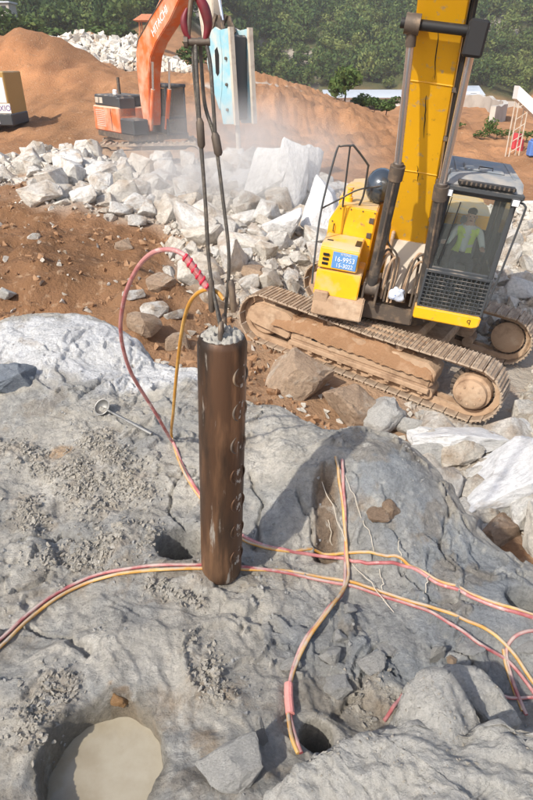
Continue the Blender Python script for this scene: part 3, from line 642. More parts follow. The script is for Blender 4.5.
def yellow_excavator():
    rs = random.Random(3)
    T = Matrix.Translation((2.34, 10.666, -2.474)) @ Matrix.Rotation(-.545, 4, 'Z') @ Matrix.Rotation(-.019, 4, 'X') @ Matrix.Rotation(.114, 4, 'Y')
    root = thing('yellow_excavator', 'big yellow excavator tilted on rubble, tracks caked in dust, boom raised overhead', 'excavator')
    root.matrix_world = T
    PHI = .308; a = 1.98; yc = 1.3
    up = lambda o: (setattr(o, 'rotation_euler', (0, 0, PHI)), o)[1]
    # --- undercarriage
    sh = shoe_mesh(); sh.materials.append(M['shoe'])
    for sd in (-1, 1):
        for (x, z, an) in track_loop(a, .45, 52):
            o = link('track_shoe', sh, None, root); o.location = (x, sd*yc, z-.0); o.rotation_euler = (0, an, 0)
            if rs.random() < .5: o.location.y += rs.uniform(-.006, .006)
            o.rotation_euler.y += rs.uniform(-.03, .03)
        yo = sd*(yc+.17); s_ = sd
        # link chain inside the shoes
        b = MB(); outer = half_round(a, .45)+[(x_, z_) for (x_, z_) in reversed(half_round(-a, .45))]; inner = half_round(a, .35)+list(reversed(half_round(-a, .35)))
        n = len(outer)
        for (y0, y1) in ((sd*yc-.13, sd*yc-.07), (sd*yc+.07, sd*yc+.13)):
            vv = [(x, y, z) for y in (y0, y1) for (x, z) in outer]+[(x, y, z) for y in (y0, y1) for (x, z) in inner]; ff = []
            for i in range(n):
                j = (i+1) % n; ff += [(i, j, 2*n+j, 2*n+i), (n+i, 3*n+i, 3*n+j, n+j), (i, n+i, n+j, j), (2*n+i, 2*n+j, 3*n+j, 3*n+i)]
            b.add(vv, ff)
        b.build('link_chain', 'dusty', root)
        # frame: long box beam with sloped shoulder, idler yoke at one end, guard lip below
        y0, y1 = sorted((sd*yc-.22, sd*yc+.26*1))if sd < 0 else (sd*yc-.26, sd*yc+.22)
        f = MB(); f.prism([(-1.35, .30), (1.28, .30), (1.36, .40), (1.36, .62), (1.2, .74), (-1.2, .74), (-1.35, .64)], y0, y1, 1)
        fr = f.build('track_frame', 'dusty', root, bevel=.012)
        f = MB(); yf = y0-.03 if sd < 0 else y1+.002
        f.box(-1.3, 1.3, yf, yf+.03, .36, .60, .008); f.box(-1.33, 1.33, yf-.05, yf+.028, .235, .325, .01)
        for k in range(9): f.box(-1.2+k*.3-.045, -1.2+k*.3+.045, yf-.035, yf+.02, .195, .24, .006)
        pl = f.build('guard_plate', 'dusty', fr)
        f = MB(); f.box(-.92, -.80, yf-.004, yf+.02, .44, .52, .005); f.build('inspection_hole', 'decal', fr)
        f = MB(); f.prism([(-2.2, .36), (-1.42, .28), (-1.37, .34), (-1.37, .70), (-1.5, .78), (-2.05, .78), (-2.28, .66), (-2.3, .45)], y0-.01, y1, 1)
        f.build('idler_yoke', 'dusty', root, bevel=.015)
        # sprocket with final drive hub, idler
        ax = Matrix.Translation((a, sd*yc, .5)) @ Matrix.Rotation(math.radians(90), 4, 'X')
        h = MB(); prof = [(0, .32), (.20, .32), (.245, .29), (.255, .22), (.30, .20), (.31, .1), (.31, -.1), (.2, -.15), (0, -.15)]
        if sd > 0: prof = [(r, -z) for r, z in prof][::-1]
        h.lathe(prof, n=28, mtx=ax); hub = h.build('final_drive', 'dusty', root)
        t = MB()
        for k in range(21):
            th = 2*math.pi*k/21; t.box(-.035, .035, -.06, .06, .29, .385, .006, Matrix.Translation((a, sd*yc, .5)) @ Matrix.Rotation(th, 4, 'Y'))
        t.build('sprocket', 'grimy', root)
        for k in range(8):
            th = 2*math.pi*k/8; q = (a+.16*math.sin(th), sd*yc, .5+.16*math.cos(th)); t = MB(); t.cyl((q[0], q[1]-.335, q[2]), (q[0], q[1]-.2, q[2]), .018, n=6)
            if sd < 0: t.build('bolt', 'dusty', hub)
        ax = Matrix.Translation((-a, sd*yc, .5)) @ Matrix.Rotation(math.radians(90), 4, 'X')
        h = MB(); h.lathe([(0, .14), (.30, .14), (.34, .10), (.345, -.1), (.3, -.14), (0, -.14)], n=28, mtx=ax); h.build('idler', 'dusty', root)
        for k in range(8):
            x = -1.3+k*.37; h = MB(); h.cyl((x, sd*yc-.2, .20), (x, sd*yc+.2, .20), .105, n=14); h.build('track_roller', 'dusty', root)
        for x in (-.65, .65):
            h = MB(); h.cyl((x, sd*yc-.15, .83), (x, sd*yc+.15, .83), .07, n=12); h.build('carrier_roller', 'dusty', root)
        # packed mud along the frame top
        nx, ny = 70, 16; X, Y = np.meshgrid(np.linspace(-1.75, 1.35, nx), np.linspace(y0-.09, y1, ny))
        tt = (X+1.75)/3.1; e = np.sin(np.pi*np.clip(tt, 0, 1))**.35*np.sin(np.pi*np.linspace(0, 1, ny))[:, None]**.4
        Z = .50+.42*e*(.82+.3*fbm(X*2.2, Y*3+sd*9, 3, 5))+.035*fbm(X*9, Y*9+sd, 3, 6)
        me = grid_mesh('packed_mud', X, Y, Z); me.shade_smooth(); link('packed_mud', me, 'mud', root)
    c = MB(); c.box(-.75, .75, -1.1, 1.1, .45, .85, .05); c.box(-1.1, -.6, -1.15, 1.15, .42, .66, .04); c.box(.6, 1.1, -1.15, 1.15, .42, .66, .04); c.build('car_body', 'dusty', root)
    c = MB(); c.cyl((0, 0, .82), (0, 0, 1.06), .72, n=40); c.build('swing_ring', 'grimy', root)
    # --- upper structure (forward = -y, cab at +x)
    d = MB(); d.prism([(-1.42, -1.05), (-.58, -1.2), (.28, -1.2), (.34, -.72), (1.30, -.72), (1.36, 1.9), (.9, 2.75), (-.9, 2.75), (-1.42, 1.9)], 1.07, 1.36, 2); up(d.build('house_deck', 'grimy', root, bevel=.02))
    d = MB(); d.prism([(-1.42, 1.7), (1.34, 1.7), (1.34, 2.3), (.9, 2.9), (-.9, 2.9), (-1.42, 2.3)], 1.38, 2.62, 2); up(d.build('counterweight', 'yellow', root, bevel=.06))
    d = MB(); d.prism([(-1.42, .36), (.22, .36), (1.32, .62), (1.32, 1.68), (-1.42, 1.68)], 1.37, 2.66, 2); up(d.build('engine_cover', 'yellow', root, bevel=.03))
    # right-hand hood with chamfered outer corner
    d = MB(); d.prism([(-1.44, 1.40), (-.66, 1.40), (-.66, 2.72), (-1.30, 2.72), (-1.44, 2.45)], -.62, .35, 1)
    hood = up(d.build('hood', 'yellow', root, bevel=.018))
    d = MB(); d.box(-1.18, -1.174, -.626, -.618, 1.9, 2.70, .001); d.build('panel_seam', 'decal', hood)
    for (hx, hz) in ((-.72, 2.55), (-.72, 2.3)):
        d = MB(); d.box(hx-.05, hx+.02, -.640, -.618, hz-.045, hz+.045, .006); d.cyl((hx+.02, -.632, hz-.05), (hx+.02, -.632, hz+.05), .010, n=8); d.build('hinge', 'grimy', hood)
    d = MB(); d.tube([(-1.34, -.62, 2.28), (-1.34, -.66, 2.28), (-1.34, -.66, 2.40), (-1.34, -.62, 2.40)], .009, 6); d.build('door_handle', 'black', hood)
    for (bx_, bz_) in ((-1.38, 2.44), (-1.28, 2.67), (-.70, 2.68), (-.70, 2.12), (-1.1, 2.68), (-.9, 2.68)):
        d = MB(); d.cyl((bx_, -.632, bz_), (bx_, -.612, bz_), .013, n=6); d.build('bolt', 'grimy', hood)
    d = MB(); d.cyl((-1.2, -.25, 2.72), (-1.2, -.25, 2.80), .07, n=14); d.cyl((-1.2, -.25, 2.8), (-1.2, -.25, 2.93), .045, n=12); d.cyl((-1.2, -.25, 2.93), (-1.2, -.25, 2.96), .06, n=12); d.build('fuel_cap', 'yellow', hood)
    # toolbox and step
    d = MB(); d.prism([(-1.40, 1.87), (-1.36, 2.20), (-1.24, 2.25), (-.64, 2.25), (-.64, 1.87)], -1.42, -.78, 0)
    tb = up(d.build('toolbox', 'yellow', root, bevel=.015))
    d = MB(); d.box(-1.20, -.80, -1.405, -1.392, 1.90, 2.17, .003, Matrix.Translation((0, 0, 0)))
    sg = d.build('sign_panel', 'sign', tb); sg.location = (.0, 0.0, 0); sg.rotation_euler = (0, 0, 0)
    letters('16-9953', .115, 'letter', sg, (-1.0, -1.409, 2.055), (math.pi/2, 0, 0), sx=.88)
    letters('15-3022', .095, 'letter', sg, (-.99, -1.409, 1.955), (math.pi/2, 0, 0), sx=.9)
    letters('YITENG', .05, 'letter', sg, (-.99, -1.409, 2.14), (math.pi/2, 0, 0), sx=1.0)
    for k in range(3):
        d = MB(); d.box(-1.36, -1.26, -1.408, -1.385, 1.93+k*.075, 1.97+k*.075, .004); d.build('vent_slot', 'decal', tb)
    for x in (-1.36, -.78):
        d = MB(); d.box(x-.0, x+.10, -1.12, -1.08, 2.248, 2.262, .003) if x < -1 else d.box(x-.11, x-.02, -1.2, -.9, 2.248, 2.262, .003); d.build('latch', 'decal', tb)
    d = MB(); d.prism([(-1.44, 1.42), (-1.40, 1.84), (-.62, 1.84), (-.62, 1.42)], -1.42, -.68, 0); st = up(d.build('step_panel', 'yellow', root, bevel=.015))
    d = MB(); d.box(-1.40, -1.16, -1.50, -1.40, 1.32, 1.50, .015); up(d.build('bracket', 'dusty', root))
    d = MB(); d.prism([(-1.55, 1.1), (-1.48, 1.42), (-1.3, 1.46), (-1.2, 1.1)], -1.40, -.55, 0); up(d.build('front_apron', 'dusty', root, bevel=.02))
    # handrail
    b = MB(); b.tube(spline([(-1.47, -1.36, 1.55), (-1.50, -1.30, 1.95), (-1.53, -1.15, 2.75), (-1.46, -.98, 3.58), (-1.40, -.95, 3.67), (-1.26, -.9, 3.69), (-1.2, -.88, 3.68), (-.97, -.72, 3.44), (-.95, -.68, 3.36), (-.95, -.5, 2.92), (-1.0, -.4, 2.70)], 6), .017, 8)
    b.tube([(-1.27, -.9, 3.69), (-1.25, -.62, 2.70)], .015, 8); b.tube(spline([(-1.53, -1.13, 2.74), (-1.3, -.85, 2.86), (-1.05, -.6, 3.0), (-.7, -.4, 3.08)], 5), .014, 8)
    up(b.build('handrail', 'dark', root))
    # rounded dark intake cover / mirror behind the cylinder
    b = MB(); b.lathe([(0, .20), (.10, .19), (.19, .13), (.25, .03), (.26, -.10), (.24, -.18), (0, -.2)], n=24, mtx=Matrix.Translation((-.72, -.02, 3.02)) @ Matrix.Rotation(math.radians(62), 4, 'X') @ Matrix.Diagonal((1, 1.15, 1, 1)))
    up(b.build('rounded_mirror', 'mirrorglass', root))
    b = MB(); b.cyl((-.72, .0, 2.66), (-.72, .02, 2.9), .04, n=10); up(b.build('mirror_post', 'dark', root))
    # --- boom (box section, gooseneck) and stick reaching over the bench
    xs = lambda y, z: (-.09-.083*(min(z, 5.7)-2.4)) + (.10*(y+2.3) if y < -2.3 else 0)
    F_ = [(-.75, 2.38), (-1.15, 3.5), (-1.62, 4.7), (-2.05, 5.55), (-2.9, 6.5), (-4.3, 7.4), (-6.3, 7.95)]; B_ = [(-6.3, 8.35), (-3.9, 8.2), (-2.3, 7.5), (-1.2, 6.4), (-.6, 4.8), (-.28, 3.3), (-.12, 2.2), (-.45, 1.85)]
    b = MB(); b.prism(F_+B_, -.30, .30, 0, shift=xs); boom = up(b.build('boom', 'boomy', root, bevel=.016))
    for (x0, z0, z1) in ((.01, 4.75, 5.35), (-.015, 4.0, 4.55), (.005, 3.35, 3.6)):      # hairline scratches on the boom face
        yA = -1.62+(z0-4.7)*-.46 if z0 > 4.6 else -1.15+(z0-3.5)*-.392; yB = -1.62+(z1-4.7)*-.5 if z1 > 4.7 else -1.15+(z1-3.5)*-.392
        p0 = Vector((xs(yA, z0)+x0+.03, yA-.004, z0)); p1 = Vector((xs(yB, z1)+x0-.02, yB-.004, z1))
        pp = [p0.lerp(p1, k/9)+Vector((rs.uniform(-.012, .012), 0, 0)) for k in range(10)]; b = MB(); b.tube(pp, [.002+.006*math.sin(math.pi*k/9) for k in range(10)], 5); b.build('paint_crack', 'decal', boom)
    for k, (ya, za) in enumerate(((-1.15, 3.5), (-1.62, 4.7))):
        b = MB(); x_ = xs(ya, za); b.tube([(x_-.29, ya-.004, za), (x_, ya-.006, za+.004), (x_+.29, ya-.004, za)], .007, 6); b.build('weld_seam', 'boomy', boom)
    for k in range(5):
        za = 2.8+k*.62; ya = -.75-(za-2.38)*.40; x_ = xs(ya, za)+.30; b = MB(); b.box(x_-.01, x_+.10, ya-.06, ya+.12, za-.03, za+.03, .008); b.build('hose_clamp', 'grimy', boom)
    b = MB(); b.box(-.36, -.30, -.9, .1, 1.36, 2.5, .02); b.box(.28, .34, -.9, .1, 1.36, 2.5, .02); b.cyl((-.42, -.45, 2.05), (.38, -.45, 2.05), .09, n=16); up(b.build('boom_bracket', 'dusty', root))
    b = MB(); b.prism([(-1.15, 1.62), (-.78, 2.36), (-.70, 2.36), (-1.05, 1.58)], -.34, .26, 0); up(b.build('front_plate', 'tanst_steel', root, bevel=.008))
    # boom cylinders
    for (p0, pg, p1, nm) in (((-.50, -1.22, 1.62), (-.475, -1.70, 3.60), (-.655, -2.08, 5.32), 'l'), ((.36, -1.22, 1.55), (.19, -1.66, 3.42), (.10, -2.08, 5.32), 'r')):
        p0, pg, p1 = map(Vector, (p0, pg, p1)); ax = (pg-p0).normalized(); rd = (p1-pg).normalized()
        b = MB(); b.cyl(p0, pg, .088, n=18); cy = up(b.build('boom_cylinder', 'barrel', root))
        b = MB(); b.cyl(pg-ax*.16, pg+ax*.04, .108, n=18); b.cyl(pg+ax*.04, pg+ax*.08, .075, n=18); b.build('gland', 'grimy', cy)
        b = MB(); b.cyl(pg, p1-rd*.1, .05, n=16); b.build('rod', 'chrome', cy)
        b = MB(); b.cyl(p1+Vector((-.09, 0, 0)), p1+Vector((.09, 0, 0)), .115, n=20); b.cyl(p1-rd*.24, p1, .065, n=12); b.build('rod_eye', 'grimy' if nm == 'l' else 'black', cy)
        b = MB(); b.cyl(p0+Vector((-.09, 0, 0)), p0+Vector((.09, 0, 0)), .12, n=18); b.box(p0.x-.13, p0.x-.09, p0.y-.12, p0.y+.5, p0.z-.3, p0.z+.12, .01); b.box(p0.x+.09, p0.x+.13, p0.y-.12, p0.y+.5, p0.z-.3, p0.z+.12, .01); b.build('foot_lug', 'grimy', cy)
        b = MB(); s_ = -1 if nm == 'l' else 1
        off = Vector((s_*.0, -.105, 0)); b.tube([p0+ax*.5+off, pg-ax*.2+off], .018, 8); b.build('feed_pipe', 'grimy', cy)
    b = MB(); b.cyl((-.8, -2.08, 5.32), (.22, -2.08, 5.32), .06, n=14); b.box(.0, .24, -2.2, -1.9, 5.05, 5.45, .03); up(b.build('boom_pin', 'black', root))
    # black hose bundle along the boom's side
    for k in range(3):
        b = MB(); b.tube(spline([(.24+.03*k, -1.15, 1.9), (.24+.02*k, -1.1, 2.6), (.16+.02*k, -1.3-.06*k, 3.6), (.05+.02*k, -1.65-.07*k, 4.7), (-.02+.02*k, -2.0-.08*k, 5.6), (-.1+.02*k, -2.9, 6.7)], 6), .022, 8)
        up(b.build('boom_hose', 'black', root))
    # hoses looping at the boom foot
    for k, (x0, x1, h) in enumerate(((-.47, -.26, 2.26), (-.44, -.20, 2.20), (-.30, -.14, 2.16), (.0, .18, 2.2), (.02, .25, 2.28), (.05, .30, 2.16))):
        b = MB(); b.tube(spline([(x0, -1.16, 1.45), (x0, -1.24, 1.85), ((x0+x1)/2-.04, -1.28, h), ((x0+x1)/2+.06, -1.22, h+.02), (x1, -1.18, h-.25), (x1+.01, -1.2, 1.42)], 7), .020, 8)
        up(b.build('hydraulic_hose', 'dusty' if k % 3 else 'grimy', root))
    for s_ in (-1, 1):
        b = MB(); b.tube(spline([(-.05+s_*.36, -1.42, 2.75), (-.05+s_*.33, -1.36, 2.45), (-.05+s_*.15, -1.3, 2.25), (-.05+s_*.12, -1.28, 1.9), (-.05+s_*.13, -1.25, 1.5)], 7), .018, 8); up(b.build('hydraulic_hose', 'grimy', root))
    # stick, stick cylinder, hook link - overhead, carrying the splitter
    Ti = (T @ Matrix.Rotation(PHI, 4, 'Z')).inverted(); hang = Ti @ Vector((-.215, 2.42, 4.6))
    tip = Vector((xs(-6.15, 8.1), -6.15, 8.15)); dv = (hang-tip)
    b = MB(); bx = tip-dv.normalized()*.9
    def beam(b, p, q, w0, h0, w1, h1):
        p, q = Vector(p), Vector(q); t = (q-p).normalized(); sx = Vector((1, 0, 0)); sx = (sx-t*sx.dot(t)).normalized(); sy = t.cross(sx); vv = []
        for (c_, w_, h_) in ((p, w0, h0), (q, w1, h1)):
            for (i, j) in ((-1, -1), (1, -1), (1, 1), (-1, 1)): vv.append(c_+sx*i*w_/2+sy*j*h_/2)
        b.add(vv, [(0, 1, 2, 3)[::-1], (4, 5, 6, 7), (0, 1, 5, 4), (1, 2, 6, 5), (2, 3, 7, 6), (3, 0, 4, 7)])
    beam(b, bx+Vector((0, 0, .1)), hang+Vector((0, 0, .15)), .42, .75, .34, .4); stick = up(b.build('stick', 'boomy', root, bevel=.02))
    b = MB(); b.cyl(Vector((xs(-3.6, 8.3), -3.6, 8.35)), bx+Vector((0, 0, .35)), .09, n=14); up(b.build('stick_cylinder', 'barrel', root))
    # --- cab
    X0, X1, Y0, Y1, Z0, Z1 = .28, 1.30, -1.47, .30, 1.58, 3.46
    b = MB(); p = .075
    for (x, y) in ((X0, Y0), (X1-p, Y0), (X0, Y1-p), (X1-p, Y1-p), (X0, -.45), (X1-p, -.45)): b.box(x, x+p, y, y+p*1.2, Z0-.02, Z1, .015)
    b.box(X0+p, X1-p, Y0+.004, Y0+.06, 2.16, 2.24, .012); b.box(X0+p, X1-p, Y0+.004, Y0+.07, 3.34, Z1, .015)
    b.box(X0+p, X1-p, Y1-.06, Y1, Z0, 2.5, .012); b.box(X0+p, X1-p, Y1-.06, Y1, 3.3, Z1, .012)
    for x in (X0+.006, X1-.05): b.box(x, x+.044, Y0+p*1.2, Y1-.06, Z0, 2.22, .01); b.box(x, x+.044, Y0+p*1.2, Y1-.06, 3.36, Z1, .01)
    b.box(X0+.02, X1-.02, Y0+.02, Y1-.02, Z0-.06, Z0, .01)
    cab = up(b.build('cab', 'dark', root))
    d = MB(); d.prism([(X0-.02, Z0-.21), (X1-.10, Z0-.21), (X1, Z0-.17), (X1, Z0-.002), (X0-.02, Z0-.002)], Y0-.07, Y0+.5, 1); yb = d.build('yellow_skirt', 'yellow', cab, bevel=.02)
    letters('q', .13, 'decal', yb, (X1-.17, Y0-.073, Z0-.085), (math.pi/2, 0, 0), 'decal_mark')
    d = MB(); d.box(X0+p, X1-p, Y0+.020, Y0+.026, 2.242, 3.338, .001); d.build('windshield', 'glass', cab)
    d = MB(); d.box(X0+p, X1-p, Y0+.020, Y0+.026, Z0+.01, 2.158, .001); d.build('lower_window', 'glass', cab)
    for x in (X0+.02, X1-.03):
        d = MB(); d.box(x, x+.006, Y0+p*1.2, -.452, 2.225, 3.355, .001); d.box(x, x+.006, -.358, Y1-.09, 2.225, 3.355, .001); d.build('side_window', 'glass', cab)
    d = MB()                                                    # wire guard over the lower window
    for k in range(15): x = X0+.03+k*(X1-X0-.06)/14; d.cyl((x, Y0-.035, Z0+.01), (x, Y0-.035, 2.19), .008, n=5)
    for k in range(10): z = Z0+.02+k*.0625; d.cyl((X0+.02, Y0-.046, z), (X1-.02, Y0-.046, z), .008, n=5)
    d.box(X0, X0+.035, Y0-.055, Y0-.002, Z0, 2.2, .006); d.box(X1-.035, X1, Y0-.055, Y0-.002, Z0, 2.2, .006); d.box(X0+.036, X1-.036, Y0-.055, Y0-.002, 2.165, 2.2, .006)
    d.build('wire_guard', 'dark', cab)
    d = MB(); d.prism([(Y0-.10, Z1+.02), (Y0+.12, Z1+.15), (Y1+.02, Z1+.15), (Y1+.05, Z1+.0), (Y0-.06, Z1+.0)], X0-.02, X1+.02, 0); rf = d.build('roof', 'roofb', cab, bevel=.025)
    d = MB(); d.box(X0+.22, X1-.22, -.95, -.35, Z1+.145, Z1+.18, .015); ht_ = d.build('roof_hatch', 'roofb', rf); d = MB(); d.tube([(X0+.62, -.92, Z1+.18), (X0+.62, -.92, Z1+.22), (X0+.42, -.92, Z1+.22), (X0+.42, -.92, Z1+.18)], .008, 6); d.build('hatch_handle', 'black', ht_)
    for xr in (X0+.1, X1-.1):
        d = MB(); d.box(xr-.02, xr+.02, -1.2, .2, Z1+.145, Z1+.165, .006); d.build('roof_rib', 'roofb', rf)
    d = MB(); d.box(X0+.12, X1-.10, Y0-.17, Y0-.03, Z1+.055, Z1+.11, .012); d.build('roof_visor', 'black', rf)
    d = MB()
    for k in range(12): d.box(X0+.16+k*.065, X0+.185+k*.065, Y0-.176, Y0-.16, Z1+.06, Z1+.105, .002)
    d.build('visor_slats', 'grimy', rf)
    d = MB(); d.box(X0-.04, X1+.05, Y0-.14, Y0+.06, Z1-.055, Z1+.03, .02); d.build('front_brow', 'dark', rf)
    for x in (X0+.03, X1-.06):
        d = MB(); d.box(x-.06, x+.06, Y0-.20, Y0-.12, Z1-.13, Z1-.02, .02); lm = d.build('work_lamp', 'dark', cab)
        d = MB(); d.box(x-.047, x+.047, Y0-.206, Y0-.198, Z1-.118, Z1-.032, .006); d.build('lens', 'letter', lm)
    d = MB(); d.tube(spline([(X1-.02, Y0-.03, 3.38), (X1+.09, Y0-.07, 3.35), (X1+.11, Y0-.07, 3.2), (X1+.06, Y0-.07, 2.3), (X1+.02, Y0-.03, 1.75)], 6), .016, 8); d.build('grab_rail', 'dark', cab)
    d = MB(); d.tube([(X0+.14, Y0-.02, 2.3), (X0+.2, Y0-.025, 2.75), (X0+.24, Y0-.025, 3.25)], .009, 6); d.tube([(X0+.05, Y0-.02, 2.4), (X0+.1, Y0-.03, 3.3)], .007, 6); d.build('wiper', 'black', cab)
    # seat, console and levers behind the glass
    d = MB(); d.box(.57, 1.07, -.85, -.32, 2.0, 2.13, .05); d.box(.58, 1.06, -.36, -.24, 2.08, 2.66, .05); d.box(.7, .94, -.34, -.26, 2.67, 2.82, .04); d.box(.7, .94, -.7, -.4, 1.58, 2.0, .03); d.build('seat', 'seat', cab)
    for x in (.42, 1.1):
        d = MB(); d.box(x-.06, x+.06, -.95, -.5, 1.6, 2.22, .03); d.cyl((x, -.88, 2.2), (x, -.92, 2.42), .014, n=8); d.cyl((x, -.92, 2.40), (x, -.93, 2.50), .028, n=10); d.build('armrest_console', 'black', cab)
    # --- plastic bag wedged between hoses
    bg_ = lumpy('plastic_bag', (0, 0, 0), (.12, .09, .12), 11, .35, 3); bg_.data.materials.append(M['bag']); bg_.matrix_world = T @ Matrix.Rotation(PHI, 4, 'Z') @ Matrix.Translation((-.06, -1.30, 1.62))
    tag(bg_, 'crumpled blue and white plastic bag wedged between the hoses at the boom foot', 'bag')
    return T @ Matrix.Rotation(PHI, 4, 'Z')

def lumpy(name, c, s, seed, amp=.2, sub=3, freq=1.6):
    bm = bmesh.new(); bmesh.ops.create_icosphere(bm, subdivisions=sub, radius=1)
    for v in bm.verts:
        n = mnoise.fractal(v.co*freq+Vector((seed*3.7, seed*1.3, 0)), .6, 2.1, 4); v.co = Vector((v.co.x*s[0], v.co.y*s[1], v.co.z*s[2]))*(1+amp*n)+Vector(c)
    me = bpy.data.meshes.new(name); bm.to_mesh(me); bm.free(); me.shade_smooth(); return link(name, me)
UPM = yellow_excavator()

def seated_operator():
    J = {'pel': (.82, -.62, 2.13), 'bel': (.83, -.63, 2.28), 'che': (.84, -.65, 2.48), 'nb': (.83, -.65, 2.62), 'nk': (.825, -.665, 2.70), 'hd': (.82, -.685, 2.79), 'ht': (.815, -.68, 2.90),
         'ls': (1.02, -.64, 2.57), 'le': (1.12, -.72, 2.34), 'lw': (1.09, -.90, 2.38), 'rs': (.65, -.64, 2.57), 're': (.55, -.72, 2.34), 'rw': (.46, -.88, 2.40),
         'lh': (.92, -.66, 2.11), 'lk': (.96, -1.06, 2.15), 'la': (.96, -1.12, 1.74), 'lt': (.96, -1.26, 1.66), 'rh': (.72, -.66, 2.11), 'rk': (.68, -1.06, 2.15), 'ra': (.68, -1.12, 1.74), 'rt': (.68, -1.26, 1.66)}
    E_ = [('pel', 'bel'), ('bel', 'che'), ('che', 'nb'), ('nb', 'nk'), ('nk', 'hd'), ('hd', 'ht'), ('nb', 'ls'), ('ls', 'le'), ('le', 'lw'), ('nb', 'rs'), ('rs', 're'), ('re', 'rw'), ('pel', 'lh'), ('lh', 'lk'), ('lk', 'la'), ('la', 'lt'), ('pel', 'rh'), ('rh', 'rk'), ('rk', 'ra'), ('ra', 'rt')]
    Rr = dict(pel=(.14, .11), bel=(.135, .105), che=(.155, .11), nb=(.10, .08), nk=(.05, .055), hd=(.075, .09), ht=(.06, .07), ls=(.065, .065), le=(.045, .045), lw=(.032, .032), rs=(.065, .065), re=(.045, .045), rw=(.032, .032), lh=(.09, .09), lk=(.065, .065), la=(.045, .045), lt=(.04, .035), rh=(.09, .09), rk=(.065, .065), ra=(.045, .045), rt=(.04, .035))
    # fingers: short chains from each wrist, curled round a lever
    for s_, wn_ in ((1, 'lw'), (-1, 'rw')):
        w0 = Vector(J[wn_]); J[wn_+'p'] = tuple(w0+Vector((0, -.06, .01))); Rr[wn_+'p'] = (.036, .02); E_.append((wn_, wn_+'p'))
        for k in range(4):
            a = w0+Vector((s_*(-.026+.017*k), -.105-.006*(k in (1, 2)), .012)); b_ = a+Vector((0, -.022, -.028)); J[f'{wn_}{k}a'] = tuple(a); J[f'{wn_}{k}b'] = tuple(b_); Rr[f'{wn_}{k}a'] = (.009, .009); Rr[f'{wn_}{k}b'] = (.008, .008); E_ += [(wn_+'p', f'{wn_}{k}a'), (f'{wn_}{k}a', f'{wn_}{k}b')]
        a = w0+Vector((-s_*.045, -.06, .0)); J[wn_+'t'] = tuple(a); Rr[wn_+'t'] = (.010, .010); E_.append((wn_, wn_+'t'))
    ks = list(J); me = bpy.data.meshes.new('person'); me.from_pydata([J[k] for k in ks], [(ks.index(a), ks.index(b)) for a, b in E_], [])
    o = link('person', me); sk = o.modifiers.new('skin', 'SKIN'); o.modifiers.new('sub', 'SUBSURF').levels = 2
    for i, k in enumerate(ks): me.skin_vertices[0].data[i].radius = Rr[k]; me.skin_vertices[0].data[i].use_root = (k == 'pel')
    bpy.context.view_layer.update(); em = bpy.data.meshes.new_from_object(o.evaluated_get(bpy.context.evaluated_depsgraph_get())); bpy.data.objects.remove(o)
    em.materials.clear(); [em.materials.append(M[k]) for k in ('cloth', 'skin', 'trous')]
    for p in em.polygons:
        c = p.center; p.material_index = 1 if (c.z > 2.66 or (c.y < -.86 and c.z > 2.3 and (c.x < .56 or c.x > .98))) else (2 if c.z < 2.23 else 0)
    # a nose and brow on the face
    for v in em.vertices:
        if v.co.z > 2.72 and v.co.y < -.73:
            dx = v.co.x-.82; v.co.y -= .018*math.exp(-(dx/.014)**2-((v.co.z-2.795)/.02)**2)
    em.shade_smooth(); me2 = link('person', em); me2.matrix_world = UPM @ Matrix.Translation((0, 0, .10))
    tag(me2, 'person in a yellow-green hi-vis vest seated behind the cab windshield, hands on levers', 'person')
    h = lumpy('hair', (.818, -.668, 2.875), (.076, .086, .06), 4, .12, 3); h.data.materials.append(M['hair']); h.parent = me2
    for s_ in (-1, 1):
        e = MB(); e.cyl((.82+s_*.03, -.772, 2.815), (.82+s_*.03, -.760, 2.815), .010, n=10); e.build('eye', 'decal', me2)
        e = lumpy('ear', (.82+s_*.082, -.68, 2.80), (.012, .022, .03), 3, .1, 2); e.data.materials.append(M['skin']); e.parent = me2
    m_ = MB(); m_.cyl((.80, -.768, 2.748), (.84, -.768, 2.748), .007, n=8); m_.build('mouth', 'redpaint', me2)
    # vest: shell cut from the torso and pushed out
    bm = bmesh.new(); bm.from_mesh(em)
    kill = [f for f in bm.faces if not (2.22 < f.calc_center_median().z < 2.625 and .66 < f.calc_center_median().x < 1.0 and f.calc_center_median().y > -.82) or (abs(f.calc_center_median().x-.83) < .05 and f.calc_center_median().y < -.68)]
    bmesh.ops.delete(bm, geom=kill, context='FACES')
    bm.normal_update()
    for v in bm.verts: v.co += v.normal*.014
    vm = bpy.data.meshes.new('vest'); bm.to_mesh(vm); bm.free(); vm.materials.clear(); vm.materials.append(M['vest']); vm.materials.append(M['vestband'])
    for p in vm.polygons: p.material_index = 1 if 2.32 < p.center.z < 2.35 else 0
    vm.shade_smooth(); link('vest', vm, None, me2)
seated_operator()

